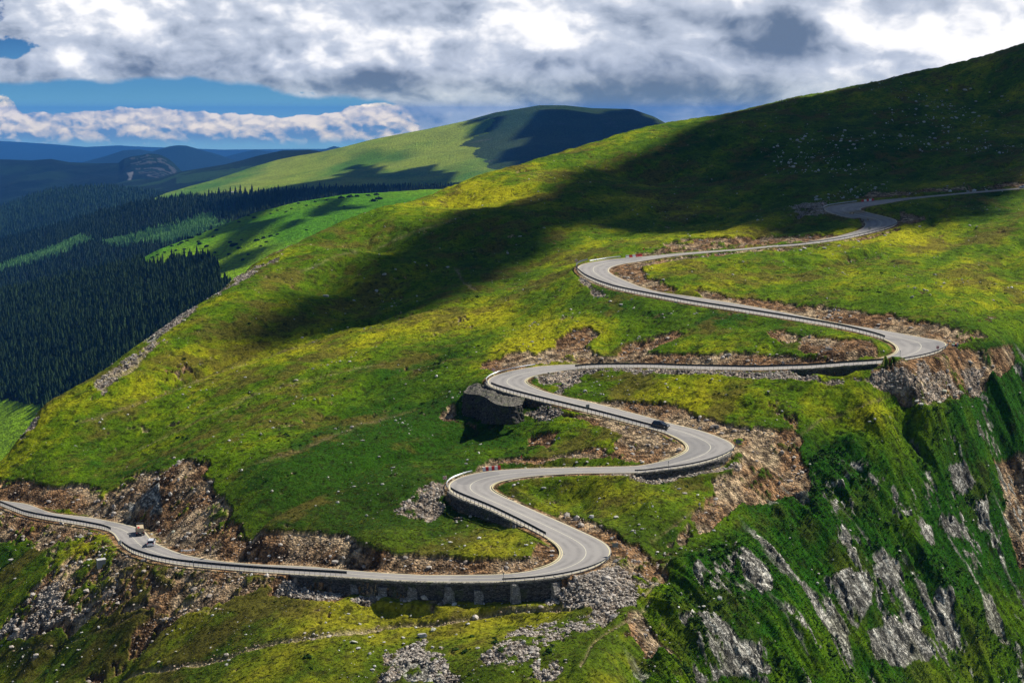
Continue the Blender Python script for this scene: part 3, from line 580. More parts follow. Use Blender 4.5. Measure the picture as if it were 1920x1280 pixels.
# ------------------------------------------------------------------ the road surface and its painted lines
def strip(name, P, Q, dz, mat, skirt=0.0):
    n = len(P); V = [P+[0, 0, dz], Q+[0, 0, dz]]
    if skirt: V = [P+[0, 0, dz-skirt], P+[0, 0, dz], Q+[0, 0, dz], Q+[0, 0, dz-skirt]]
    c = len(V); V = np.stack(V, 1).reshape(-1, 3)
    return np_mesh(name, V, grid_faces(n, c), False)
def asphalt():
    mt, k, b = new_mat('road_asphalt'); tc = k.n.new('ShaderNodeTexCoord'); P = tc.outputs['Object']
    a = k.noise(P, .12, 4, .6); c = k.noise(P, 1.1, 5, .65); d = k.noise(P, 14, 3, .7)
    v = k.m('ADD', k.m('MULTIPLY', k.m('SUBTRACT', a, .5), .30), k.m('ADD', k.m('MULTIPLY', k.m('SUBTRACT', c, .5), .35), k.m('MULTIPLY', k.m('SUBTRACT', d, .5), .22)))
    at = k.n.new('ShaderNodeAttribute'); at.attribute_name = 'across'; u = at.outputs['Fac']; e = k.noise(P, .35, 3, .5)
    w = None
    for c0 in (.16, .37, .63, .84):
        q = k.m('DIVIDE', k.m('SUBTRACT', u, c0), .055); q = k.m('EXPONENT', k.m('MULTIPLY', k.m('MULTIPLY', q, q), -1.0)); w = q if w is None else k.m('ADD', w, q)
    base = k.mix(k.m('ADD', v, .5), (.25, .232, .215), (.46, .43, .39))
    base = k.mix(k.m('MULTIPLY', w, k.mr(e, .3, .7, .12, .5)), base, (.17, .16, .155))
    rep_ = k.m('GREATER_THAN', k.noise(P, .045, 2, .3), .63); base = k.mix(k.m('MULTIPLY', rep_, .45), base, (.19, .185, .18))
    edge = k.m('ABSOLUTE', k.m('SUBTRACT', u, .5)); base = k.mix(k.m('MULTIPLY', k.mr(edge, .40, .5), k.mr(c, .42, .62)), base, (.42, .34, .24))
    k.l.new(base, b.inputs['Base Color']); b.inputs['Roughness'].default_value = .85
    bp = k.n.new('ShaderNodeBump'); bp.inputs['Distance'].default_value = .03; k.l.new(d, bp.inputs['Height']); k.l.new(bp.outputs[0], b.inputs['Normal'])
    return mt
def road_deck():
    """the carriageway in nine strips across, with the cross position kept for the wheel tracks"""
    U = np.linspace(0, 1, 13); P = np.array([EA*(1-u)+EB*u+[0, 0, .06] for u in U]); P = np.concatenate([(P[0]-[0, 0, .5])[None], P, (P[-1]-[0, 0, .5])[None]]).transpose(1, 0, 2)
    u = np.tile(np.r_[0, U, 1], (NS, 1)); return np_mesh('mountain_road', P.reshape(-1, 3), grid_faces(NS, 15), False, None, {'across': u.ravel()})
M_ROAD = asphalt()
W3 = (EA-EB); WL = np.linalg.norm(W3, axis=1, keepdims=True); WN = W3/WL
road = link('mountain_road', road_deck(), M_ROAD); tagobj(road, kind='structure')
M_LINE = simple('worn_road_paint', (.74, .66, .40), .8, vary=.2, scale=.6)
M_LINE2 = simple('worn_centre_paint', (.66, .62, .48), .8, vary=.25, scale=.6)
def line_at(name, off_from, side, w, mat):
    if side == 'A': P = EA-WN*off_from; Q = EA-WN*(off_from+w)
    elif side == 'B': P = EB+WN*(off_from+w); Q = EB+WN*off_from
    else: m = (EA+EB)/2; P = m+WN*w/2; Q = m-WN*w/2
    return link(name, strip(name, P, Q, 0.078, mat), mat)
for nm, s_, mt_ in (('edge_line', 'A', M_LINE), ('edge_line', 'B', M_LINE), ('centre_line', 'C', M_LINE2)):
    tagobj(line_at(nm, .25, s_, .22 if s_ != 'C' else .17, mt_), kind='structure')

# ------------------------------------------------------------------ country beyond: each hill a lofted sheet through crest and foot lines
def cr_interp(x, pts):
    P = np.array(pts, float); o = np.argsort(P[:, 0]); P = P[o]
    return np.interp(x, P[:, 0], P[:, 1]), np.interp(x, P[:, 0], P[:, 2])
def patch(name, rows, x0, x1, nc, nr, colour, mat, amp, wl, label=None, behind=0.25, seed=0, crest_fade=.35, ridge=0.0):
    xs = np.linspace(x0, x1, nc); L = []
    for r in rows:
        py, y = cr_interp(xs, r); L.append(at_y(xs, py, y))
    # the far side falls away out of sight
    c0 = L[0]; d = c0[:, :2]/np.linalg.norm(c0[:, :2], axis=1, keepdims=True); dist = np.linalg.norm(c0[:, :2], axis=1, keepdims=True)
    back = np.concatenate([c0[:, :2]+d*dist*behind, c0[:, 2:]+dist*(-.17)*behind*1.6-dist*.03], 1)
    L = [back]+L; t = np.linspace(0, len(L)-1, nr); V = np.empty((nr, nc, 3))
    for i, tt in enumerate(t):
        k = min(int(tt), len(L)-2); f = tt-k; P0 = L[max(k-1, 1 if k > 0 else 0)]; P3 = L[min(k+2, len(L)-1)]; P1, P2 = L[k], L[k+1]
        if k == 0: V[i] = P1*(1-f)+P2*f
        else:
            m1 = (P2-P0)/2; m2 = (P3-P1)/2; V[i] = (2*f**3-3*f**2+1)*P1+(f**3-2*f**2+f)*m1+(-2*f**3+3*f**2)*P2+(f**3-f**2)*m2
    X, Y = V[..., 0], V[..., 1]
    n = fbm(X/wl, Y/wl, 6, seed)
    if ridge: n = n+ridge*(ridged(X/(wl*1.2), Y/(wl*2.2), 4, seed+2)-.5)
    k = np.abs(t-1)[:, None]; V[..., 2] += n*amp*(crest_fade+(1-crest_fade)*np.clip(k/.3, 0, 1))
    PX, PY, _ = proj(V); C = colour(PX, PY, X, Y); C = np.concatenate([C, np.ones_like(C[..., :1])], -1)
    me = np_mesh(name, V.reshape(-1, 3), grid_faces(nr, nc), True, {'col': C.reshape(-1, 4)}, {'stone': np.zeros(nr*nc), 'rock': np.zeros(nr*nc)})
    o = link(name, me, mat); tagobj(o, label, None, kind='structure')
    return V, PX, PY
M_FAR = ground_mat('distant_turf', 6.0, .12)
def lerp(a, b, t): return np.array(a)*(1-t[..., None])+np.array(b)*t[..., None]
def inpoly(PX, PY, pts):
    m = np.zeros(PX.shape, bool); P = np.array(pts, float); n = len(P)
    for i in range(n):
        xa, ya = P[i]; xb, yb = P[(i+1) % n]
        if ya == yb: continue
        m ^= ((ya > PY) != (yb > PY)) & (PX < (xb-xa)*(PY-ya)/(yb-ya)+xa)
    return m
SPRUCE_A = [(-300,480),(0,545),(60,538),(130,520),(200,503),(262,488),(275,497),(300,492),(330,486),(370,482),(405,490),(412,520),(440,545),(400,600),(330,640),(60,790),(-300,1000)]
GREEN_A = [(-60,745),(20,750),(90,765),(70,810),(0,870),(-100,880)]
def colA(PX, PY, X, Y):
    n = fbm(X/60, Y/60, 5, 3); t = sm(-.15, .2, fbm(X/120, Y/200, 5, 5))
    g = lerp((.14, .40, .004), (.36, .62, .01), t); g = g*(1+.5*n[..., None])
    f = inpoly(PX+n*30, PY+n*20, SPRUCE_A)[..., None]; gr = inpoly(PX, PY, GREEN_A)[..., None]
    return np.where(f & ~gr, np.array([.012, .024, .012]), g)
ROWS_A = [[(-300,600,2500),(0,548,2200),(130,522,2100),(250,492,2000),(300,466,2000),(400,428,2080),(470,402,2150),(560,377,2200),(660,360,2260),(800,353,2330),(1000,348,2400)],
 [(-300,720,1950),(0,640,1800),(250,575,1700),(400,520,1680),(560,455,1750),(800,392,1950),(1000,365,2150)],
 [(-300,1150,1150),(0,1050,1080),(120,960,1080),(250,860,1100),(400,700,1200),(560,560,1400),(800,440,1650),(1000,390,1900)]]
VA = patch('green_spur', ROWS_A, -300, 1000, 500, 260, colA, M_FAR, 26, 230, 'bright green spur in the valley behind the road slope', seed=2)
def colB(PX, PY, X, Y):
    n = fbm(X/70, Y/70, 5, 4); open_ = inpoly(PX+n*50, PY+n*24, LOG_B)[..., None]; band = inpoly(PX+n*20, PY+n*10, BAND_B)[..., None]
    g = lerp((.020, .075, .030), (.13, .32, .07), sm(-.2, .25, n)); return np.where(open_ | band, g, np.array([.010, .020, .013]))
LOG_B = [(185,452),(240,440),(290,425),(330,412),(375,402),(400,395),(405,415),(440,412),(420,428),(380,444),(330,452),(250,458),(195,462)]
BAND_B = [(-40,508),(30,485),(100,462),(150,440),(178,448),(150,462),(80,490),(20,505),(-40,520)]
ROWS_B = [[(-300,520,3900),(0,452,3700),(100,426,3600),(200,396,3500),(285,377,3400),(400,368,3300),(620,356,3200),(780,354,3100),(1000,352,3100)],
 [(-300,600,3200),(0,515,3000),(200,460,2850),(400,420,2750),(620,372,2850),(1000,362,2850)],
 [(-300,700,2700),(0,600,2500),(250,530,2300),(400,470,2350),(620,385,2600),(1000,372,2600)]]
VB = patch('forest_ridge', ROWS_B, -300, 1000, 420, 180, colB, M_FAR, 26, 260, 'dark forested ridge across the middle of the valley', seed=5)
def colC(PX, PY, X, Y):
    n = fbm(X/260, Y/400, 6, 7, .6); m = fbm(X/60, Y/60, 4, 3)
    g = lerp((.13, .30, .018), (.40, .50, .05), sm(-.22, .2, n)); g = g*(1+.5*m[..., None])
    nn_ = fbm(X/150, Y/150, 5, 6); cloud_shade = (inpoly(PX+n*90+nn_*70, PY+nn_*30, [(862,150),(1700,150),(1700,400),(960,400),(935,330),(895,290),(900,255)])*1.0)[..., None]; cloud_shade = cloud_shade*.9  # darker summit colour paints in the cloud shadow lying there
    rock = sm(.16, .26, fbm(X/90, Y/50, 5, 12, .6))[..., None]*cloud_shade
    return g*(1-cloud_shade)+(np.array([.022, .055, .026])*(1-rock)+np.array([.06, .08, .07])*rock)*cloud_shade
ROWS_C = [[(275,378,4500),(310,362,4700),(350,350,4900),(400,337,5100),(420,330,5200),(470,313,5300),(520,299,5400),(560,291,5400),(600,285,5400),(640,277,5400),(700,262,5400),(740,254,5400),(800,243,5400),(870,228,5400),(930,211,5400),(1010,198,5400),(1060,198,5400),(1110,203,5400),(1185,205,5400),(1225,219,5350),(1262,239,5300),(1330,262,5300),(1500,300,5000)],
 [(275,380,4400),(350,362,4500),(470,340,4650),(640,318,4700),(800,300,4700),(1000,280,4600),(1500,320,4500)],
 [(275,383,4300),(350,382,4100),(470,374,3900),(640,362,3800),(800,358,3700),(1000,354,3700),(1500,360,3700)]]
VC = patch('round_mountain', ROWS_C, 275, 1500, 480, 200, colC, M_FAR, 60, 520, 'broad round mountain with grassy flank and shaded summit', seed=9, crest_fade=.12)
def colD(PX, PY, X, Y):
    n = fbm(X/200, Y/200, 5, 9); return lerp((.012, .030, .016), (.035, .085, .028), sm(.0, .2, n+.25*inpoly(PX, PY, [(330,330),(560,300),(560,318),(420,335),(330,345)])))
ROWS_D = [[(100,372,7000),(240,338,7000),(300,333,6900),(340,322,6800),(420,309,6700),(455,300,6700),(490,290,6600),(530,281,6600),(580,280,6600),(610,284,6600),(700,286,6500)],
          [(100,395,6300),(340,358,6000),(420,340,6000),(700,310,6000)]]
patch('wooded_shoulder', ROWS_D, 100, 700, 200, 60, colD, M_FAR, 40, 500, 'dark wooded shoulder behind the pale meadow', seed=4, crest_fade=.2)
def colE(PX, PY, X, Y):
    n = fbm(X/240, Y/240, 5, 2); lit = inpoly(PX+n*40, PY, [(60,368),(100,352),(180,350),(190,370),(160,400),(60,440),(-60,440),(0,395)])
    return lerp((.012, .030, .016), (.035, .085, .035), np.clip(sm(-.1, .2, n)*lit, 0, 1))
ROWS_E = [[(-300,450,5600),(0,389,5600),(60,366,5600),(100,354,5600),(150,350,5600),(210,350,5500),(260,355,5400),(320,366,5200),(390,380,5000)],
          [(-300,520,4700),(0,460,4600),(200,415,4500),(390,390,4600)]]
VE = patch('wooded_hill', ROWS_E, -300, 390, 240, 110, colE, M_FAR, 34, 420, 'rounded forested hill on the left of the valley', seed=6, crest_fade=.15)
def colF(PX, PY, X, Y):
    n = fbm(X/300, Y/300, 6, 5, .6); c = lerp((.006, .016, .012), (.016, .040, .020), sm(-.1, .2, n))
    rock = (inpoly(PX+n*14, PY, [(235,300),(270,290),(300,290),(335,318),(330,325),(290,335),(262,325)]) & (ridged(X/90, Y/60, 4, 3) > .55))[..., None]
    scr = inpoly(PX, PY+n*8, [(238,325),(250,322),(248,332),(244,342),(238,340),(242,332)])[..., None]
    c = np.where(rock, np.array([.10, .11, .11]), c); return np.where(scr, np.array([.22, .23, .23]), c)
ROWS_F = [[(-300,306,9000),(0,299,9000),(60,301,9000),(95,298,9000),(130,304,9000),(180,306,8900),(222,305,8800),(232,297,8750),(245,293,8700),(262,291,8700),(278,287,8700),(294,288,8700),(305,291,8700),(316,297,8700),(326,305,8700),(338,318,8700),(360,330,8700),(430,345,8700)],
          [(-300,430,7200),(0,400,7200),(200,365,7200),(430,352,7600)]]
patch('rocky_peak_ridge', ROWS_F, -300, 430, 420, 120, colF, M_FAR, 90, 600, 'dark forested ridge ending in a rocky peak', seed=8, crest_fade=.06, ridge=.5)
def colG(PX, PY, X, Y): return np.zeros(PX.shape+(3,))+np.array([.012, .03, .022])
patch('far_mountain', [[(100,315,15000),(150,305,15000),(205,290,15000),(232,281,15000),(262,279,15000),(285,283,15000),(318,273,15000),(333,271,15000),(350,272,15000),(380,281,15000),(408,289,15000),(440,300,15000),(520,310,15000)],[(100,345,13000),(520,340,13000)]],
      100, 520, 160, 30, colG, M_FAR, 60, 900, 'blue pointed mountain in the far distance', seed=1, crest_fade=.1)
patch('far_ridge', [[(330,320,18000),(380,304,18000),(420,294,18000),(450,286,18000),(478,280,18000),(500,283,18000),(560,288,18000),(600,282,18000),(626,273,18000),(650,278,18000),(700,290,18000)],[(330,335,16000),(700,320,16000)]],
      330, 700, 160, 30, colG, M_FAR, 60, 1000, 'pale blue ridge behind the wooded shoulder', seed=3, crest_fade=.1)
patch('farthest_range', [[(-400,262,27000),(0,264,27000),(40,266,27000),(100,270,27000),(160,275,27000),(220,272,27000),(300,276,27000),(420,281,27000),(600,279,27000),(900,278,27000),(1500,278,27000)],[(-400,300,24000),(1500,300,24000)]],
      -400, 1500, 300, 24, colG, M_FAR, 120, 2600, 'faint blue mountain range on the horizon', seed=7, crest_fade=.3)
gm, gk, gb = new_mat('valley_forest_floor'); gb.inputs['Base Color'].default_value = (.012, .028, .016, 1); gb.inputs['Roughness'].default_value = 1
_tc = gk.n.new('ShaderNodeTexCoord'); gk.l.new(gk.mix(gk.noise(_tc.outputs['Object'], .01, 6, .6), (.008, .02, .012), (.02, .045, .02)), gb.inputs['Base Color'])
tagobj(link('valley_floor', np_mesh('valley_floor', np.array([[-40000, -800, -1150], [40000, -800, -1150], [40000, 39000, -1150], [-40000, 39000, -1150]]), np.array([[0, 1, 2, 3]]), False), gm), kind='structure')

# ------------------------------------------------------------------ spruces
def foliage_mat(name):
    mt, k, b = new_mat(name); at = k.n.new('ShaderNodeAttribute'); at.attribute_name = 'col'
    k.l.new(at.outputs['Color'], b.inputs['Base Color']); b.inputs['Roughness'].default_value = .9; b.inputs['Specular IOR Level'].default_value = .1
    return mt
M_SPRUCE = foliage_mat('spruce_needles')
def spruce_proto(seed, tiers=4, n=7):
    r = np.random.default_rng(seed); V = []; Fc = []
    V += [(0, 0, -.10)]; 
    for t in range(tiers):
        z0 = .10+.80*t/tiers; z1 = z0+1.45/tiers*(1-.25*t/tiers); z1 = min(z1, 1.0); R = .17*(1-t/tiers)**.8+.02; b = len(V); V.append((0, 0, z1))
        for i in range(n):
            a = 2*math.pi*(i+r.random()*.5)/n; q = R*(.7+.6*r.random()); V.append((q*math.cos(a), q*math.sin(a), z0-.05*r.random()))
        for i in range(n): Fc.append((b, b+1+i, b+1+(i+1) % n))
    b = len(V); V += [(.015, 0, -.1), (-.008, .013, -.1), (-.008, -.013, -.1), (0, 0, .4)]; Fc += [(b, b+1, b+3), (b+1, b+2, b+3), (b+2, b, b+3)]
    return np.array(V), np.array(Fc)
def merge(name, protos, pos, scl, rot, cols, mat, smooth=False, sz=None):
    Vs, Fs, Cs = [], [], []; off = 0; pick = np.arange(len(pos)) % len(protos)
    for k, (V, Fc) in enumerate(protos):
        m = pick == k; n = int(m.sum())
        if not n: continue
        c, s = np.cos(rot[m]), np.sin(rot[m]); q = V[None]*scl[m][:, None, None if scl.ndim == 1 else slice(None)]
        x = q[..., 0]*c[:, None]-q[..., 1]*s[:, None]; y = q[..., 0]*s[:, None]+q[..., 1]*c[:, None]
        W = np.stack([x, y, q[..., 2]], -1)+pos[m][:, None]
        Vs.append(W.reshape(-1, 3)); Fs.append((Fc[None]+(np.arange(n)*len(V))[:, None, None]).reshape(-1, Fc.shape[1])+off); off += n*len(V)
        Cs.append(np.repeat(cols[m], len(V), 0))
    C = np.concatenate(Cs); C = np.c_[C, np.ones(len(C))]
    return link(name, np_mesh(name, np.concatenate(Vs), np.concatenate(Fs), smooth, {'col': C}), mat)
PROT = [spruce_proto(i) for i in range(5)]
def scatter(VP, poly_pts, n, rng, excl=None):
    V, PX, PY = VP; m = inpoly(PX, PY, poly_pts)
    if excl is not None: m &= ~inpoly(PX, PY, excl)
    i, j = np.nonzero(m[:-1, :-1]); 
    # weight by area so the wood is evenly dense
    ar = np.linalg.norm(np.cross(V[i+1, j]-V[i, j], V[i, j+1]-V[i, j]), axis=1); p = ar/ar.sum()
    k = rng.choice(len(i), n, p=p); a, b = rng.random(n)[:, None], rng.random(n)[:, None]; i, j = i[k], j[k]
    return (V[i, j]*(1-a)+V[i+1, j]*a)*(1-b)+(V[i, j+1]*(1-a)+V[i+1, j+1]*a)*b
def wood(name, P, h0, h1, c0, c1, label):
    n = len(P); r = np.random.default_rng(len(name)+n); h = h0+(h1-h0)*r.random(n)**1.3; t = r.random(n)[:, None]
    cols = np.array(c0)*(1-t)+np.array(c1)*t; sc3 = np.stack([h*(.8+.5*r.random(n)), h*(.8+.5*r.random(n)), h], 1)
    o = merge(name, PROT, P, sc3, r.random(n)*6.28, cols, M_SPRUCE); return tagobj(o, label, 'forest', kind='stuff')
r1 = np.random.default_rng(3)
wood('spruce_forest', scatter(VA, SPRUCE_A, 36000, r1, GREEN_A), 4.5, 14, (.008, .021, .008), (.036, .072, .016), 'dense dark spruce forest below the bright green spur')
FB = [(-300,440),(0,452),(100,426),(200,396),(285,377),(400,368),(620,356),(860,350),(860,365),(640,372),(500,405),(420,440),(300,470),(250,520),(0,640),(-300,740)]
pb = scatter(VB, FB, 30000, r1); qx, qy, _ = proj(pb); nn = fbm(pb[:, 0]/70, pb[:, 1]/70, 4, 4)
keep = ~(inpoly(qx+nn*50, qy+nn*24, LOG_B) | inpoly(qx+nn*20, qy+nn*10, BAND_B)); wood('spruce_forest', pb[keep], 7, 16, (.008, .020, .011), (.030, .060, .020), 'black green spruce forest along the middle ridge')
wood('young_woodland', np.concatenate([scatter(VB, LOG_B, 1500, r1), scatter(VB, BAND_B, 1100, r1)]), 4, 9, (.05, .15, .04), (.15, .32, .08), 'pale young woodland in the clearing between spruce stands')
wood('spruce_forest', scatter(VE, [(-300,400),(0,385),(100,350),(210,346),(300,360),(390,378),(390,395),(200,420),(0,470),(-300,560)], 11000, r1), 10, 20, (.010, .026, .012), (.040, .085, .026), 'forest covering the rounded hill at the far left')
# trees one can pick out, along the edge of the pale meadow and on it
def snap(VP, px, py):
    V, PX, PY = VP; q = (PX-px)**2+(PY-py)**2; k = np.argmin(q); return V.reshape(-1, 3)[k].copy()
SPM = []
for i, (V_, F_) in enumerate(PROT[:3]):
    C_ = np.tile([.010, .022, .013, 1], (len(V_), 1)); SPM.append(np_mesh('spruce_tree', V_, F_, False, {'col': C_}))
ORD = ['first','second','third','fourth','fifth','sixth','seventh','eighth','ninth','tenth','eleventh','twelfth','thirteenth','fourteenth','fifteenth','sixteenth','seventeenth','eighteenth','nineteenth','twentieth',
       '21st','22nd','23rd','24th','25th','26th','27th','28th','29th','30th','31st','32nd','33rd','34th','35th','36th','37th','38th','39th','40th']
def place(name, me_, p, s, rz, label, cat, group, mat=None, tilt=None):
    o = link(name, me_, mat); o.location = [float(v) for v in p]; o.scale = s if hasattr(s, '__len__') else (s, s, s); o.rotation_euler = (tilt or (0, 0))[0], (tilt or (0, 0))[1], rz
    return tagobj(o, label, cat, group)
rs = random.Random(5)
xs_ = [286+ i*10.4+rs.uniform(-3, 3) for i in range(34)]
for i, x in enumerate(xs_):
    py = np.interp(x, [286, 330, 400, 500, 640], [380, 378, 370, 364, 358])+rs.uniform(0, 2)
    p = snap(VB, x, py); h = rs.uniform(15, 27)
    place('spruce_tree', SPM[i % 3], p, (h*1.1, h*1.1, h), rs.uniform(0, 6), '%s tall spruce from the left along the pale meadow\'s lower edge' % ORD[i], 'spruce tree', 'spruces along the meadow edge', M_SPRUCE)
place('spruce_tree', SPM[0], snap(VC, 341, 369), (22, 22, 20), 0, 'lone small spruce standing in the middle of the pale meadow', 'spruce tree', None, M_SPRUCE)
E_PX = [(268,494),(276,496),(288,497),(300,494),(311,490),(322,489),(334,486),(346,484),(357,484),(369,484),(380,486),(391,488),(400,492),(408,503),(411,516),(418,530),(426,538),(433,546)]
for i, (x, y) in enumerate(E_PX):
    p = snap(VA, x, y); h = rs.uniform(12, 18)
    place('spruce_tree', SPM[i % 3], p, (h*1.1, h*1.1, h), rs.uniform(0, 6), '%s dark spruce from the left on the forest edge against the bright green spur' % ORD[i], 'spruce tree', 'spruces on the spur forest edge', M_SPRUCE)

# dwarf pines dotted over the green spur
def clump(seed, n=46, flat=.45):
    r = np.random.default_rng(seed); V = []; Fc = []
    for i in range(n):
        d = r.normal(size=3); d /= np.linalg.norm(d); d[2] = abs(d[2]); c = d*np.array([1, 1, flat*1.6])*(.45+.5*r.random())
        u = r.normal(size=3); u /= np.linalg.norm(u); w = np.cross(u, d); w /= np.linalg.norm(w)+1e-6; s = .22+.20*r.random(); b = len(V)
        V += [c+u*s, c+w*s, c-u*s, c-w*s]; Fc.append((b, b+1, b+2, b+3))
    return np.array(V), np.array(Fc)
CLP = [clump(i) for i in range(6)]
M_PINE = foliage_mat('dwarf_pine_needles')
CLM = [np_mesh('dwarf_pine', V_, F_, False, {'col': np.tile([.012, .034, .010, 1], (len(V_), 1))}) for V_, F_ in CLP]
PINES = {'on the upper edge of the bright green spur': [(405,432,5),(420,427,6),(428,424,7),(400,444,5),(438,420,4),(362,446,5),(376,441,5),(388,437,6),(352,452,4),(447,416,4),(466,405,4),(476,409,5)],
 'in the left part of the bright green spur': [(322,462,4),(335,459,4),(342,456,5),(372,454,4),(357,447,6),(330,470,4),(345,468,4),(310,473,3),(296,478,4),(318,480,3),(285,483,4),(342,475,4)],
 'in the dark hollow of the bright green spur': [(374,458,6),(388,463,6),(402,468,4),(432,455,5),(440,460,8),(448,466,6),(420,470,4),(404,474,4),(452,450,3),(462,457,4),(430,478,5),(416,482,4)],
 'by the rocky slope edge of the green spur': [(470,460,5),(482,452,6),(495,447,6),(507,443,5),(520,440,4),(478,470,5),(466,478,4),(456,488,5),(446,497,4),(490,462,4),(440,508,4),(500,455,4)],
 'on the right shoulder of the bright green spur': [(560,382,4),(575,386,3),(590,379,4),(612,376,4),(640,372,7),(655,370,8),(670,369,6),(690,367,5),(705,366,6),(700,378,8),(712,374,8),(600,388,3)],
 'on the open middle of the bright green spur': [(520,395,3),(535,398,3),(548,392,3),(566,400,3),(575,432,3),(582,437,4),(590,430,3),(507,402,3),(524,412,3),(498,410,3),(620,392,3),(645,387,3)]}
for site, L in PINES.items():
    for i, (x, y, s) in enumerate(sorted(L)):
        p = snap(VA, x, y); q = s*p[1]/F*.9
        place('dwarf_pine', CLM[(i+x) % 6], p, (q*1.2, q*1.1, q*1.0), i*1.3, '%s dark dwarf pine from the left %s' % (ORD[i], site), 'dwarf pine', 'dwarf pines '+site, M_PINE)

# ------------------------------------------------------------------ clouds overhead that throw the shadows on the slopes
def cloud_mat():
    mt, k, b = new_mat('cloud_white'); b.inputs['Base Color'].default_value = (.9, .9, .92, 1); b.inputs['Roughness'].default_value = 1
    tc = k.n.new('ShaderNodeTexCoord'); bp = k.n.new('ShaderNodeBump'); bp.inputs['Distance'].default_value = 30
    k.l.new(k.noise(tc.outputs['Object'], .02, 6, .6), bp.inputs['Height']); k.l.new(bp.outputs[0], b.inputs['Normal']); k.l.new(k.mix(k.noise(tc.outputs['Object'], .004, 4), (.82, .84, .88), (.95, .95, .95)), b.inputs['Base Color'])
    return mt
M_CLOUD = cloud_mat()
def cloud(pts, H, cell, rag, label, gap=-1):
    """pts: ground points whose shade this cloud makes"""
    t = (H-pts[:, 2])/SUN[2]; Q = pts+SUN*t[:, None]
    x0, y0 = Q[:, :2].min(0)-cell*4; x1, y1 = Q[:, :2].max(0)+cell*4; nx = int((x1-x0)/cell)+1; ny = int((y1-y0)/cell)+1
    Y, X = np.meshgrid(np.linspace(y0, y1, ny), np.linspace(x0, x1, nx), indexing='ij')
    wx = X+fbm(X/(rag*4), Y/(rag*4), 5, 3, .6)*rag*2.4; wy = Y+fbm(X/(rag*4)+9, Y/(rag*4), 5, 6, .6)*rag*2.4
    ins = (inpoly(wx, wy, Q[:, :2]) & ((fbm(X/(rag*9)+3, Y/(rag*3.2), 5, 11, .55) > gap) | (Y < 0) | ((X-x0) > .36*(x1-x0)))).astype(np.float32); d = ins.copy()
    for _ in range(5): d = blur(d, 1.2)*ins if False else np.minimum(blur(d, 1.6), ins)
    h = d**.6; bil = (1+fbm(X/(cell*7), Y/(cell*7), 4, 8)*1.3); top = H+h*min(cell*9, 90)*bil+2; bot = H-h*min(cell*1.2, 20)
    idx = np.nonzero(ins.ravel() > 0)[0]; ok = ins > 0; quad = ok[:-1, :-1] & ok[1:, :-1] & ok[:-1, 1:] & ok[1:, 1:]
    i, j = np.nonzero(quad); a = i*nx+j; N = nx*ny; top_f = np.stack([a, a+1, a+nx+1, a+nx], 1); bot_f = top_f[:, ::-1]+N
    side = []
    for di, dj, e in ((-1, 0, (0, 1)), (1, 0, (nx+1, nx)), (0, -1, (nx, 0)), (0, 1, (1, nx+1))):
        ii, jj = i+di, j+dj; inside = (ii >= 0) & (jj >= 0) & (ii < ny-1) & (jj < nx-1); nb = np.zeros(len(i), bool); nb[inside] = quad[ii[inside], jj[inside]]
        s_ = a[~nb]; side.append(np.stack([s_+e[1], s_+e[0], s_+e[0]+N, s_+e[1]+N], 1))
    Fc = np.concatenate([top_f, bot_f]+side); V = np.concatenate([np.stack([X, Y, top], -1).reshape(-1, 3), np.stack([X, Y, bot], -1).reshape(-1, 3)])
    used = np.unique(Fc); mp = np.full(len(V), -1); mp[used] = np.arange(len(used))
    o = link('cloud', np_mesh('cloud', V[used], mp[Fc], True), M_CLOUD); return tagobj(o, label, 'cloud', kind='structure')
def ground_pts(L):
    out = []
    for q in L:
        p = hit(q[0], q[1])
        if len(q) > 2: d = p/np.linalg.norm(p[:2]); p = p+np.array([d[0], d[1], 0])*q[2]
        out.append(p)
    return np.array(out)
S1 = [(385,672),(425,630),(480,590),(530,560),(595,530),(680,500),(770,455),(850,412),(950,380),(1060,350),(1140,320),(1210,292),(1290,262),(1370,232),(1450,205),(1560,175),(1640,150,60),(1800,118,60),(1915,98,60),(1915,98,500),
      (1915,380,200),(1918,392),(1830,398),(1720,408),(1690,418),(1640,436),(1560,432),(1540,420),(1490,405),(1400,402),(1300,404),(1180,420),(1080,446),(1000,500),(900,545),(800,580),(700,608),(600,640),(500,672),(440,690)]
cloud(ground_pts(S1), 1500, 12, 26, 'cloud high above the upper mountainside')
def far_pts(L, Y): return np.array([at_y(x, y, Y) for x, y in L])
def surf_pts(VP, L): return np.array([snap(VP, x, y) for x, y in L])
cloud(surf_pts(VC, [(872,232),(895,250),(900,264),(880,276),(830,284),(850,312),(900,322),(920,345),(1400,345),(1400,290),(1262,245),(1200,212),(1060,204),(960,208)])+np.array([0, 0, 0]), 2200, 60, 140, 'cloud over the dark summit')
cloud(surf_pts(VC, [(470,364),(520,350),(570,341),(610,334),(640,318),(668,303),(690,300),(705,318),(740,326),(770,318),(800,315),(835,332),(865,350),(860,358),(640,362)]), 1700, 40, 90, 'cloud over the lower flank of the round mountain')
cloud(surf_pts(VA, [(480,445),(520,430),(590,412),(650,398),(655,405),(610,420),(560,438),(500,452)]), 1300, 20, 40, 'small cloud over the green spur')
cloud(surf_pts(VA, [(150,545),(200,520),(255,498),(300,494),(390,490),(420,540),(400,620),(330,660),(240,700),(170,640)]), 1500, 40, 60, 'cloud over the valley forest')
cloud(surf_pts(VB, [(-280,525),(0,458),(150,412),(285,380),(450,366),(620,358),(820,356),(760,362),(620,372),(430,408),(300,420),(180,440),(90,470),(-100,520)]), 1600, 50, 70, 'cloud over the middle ridge')

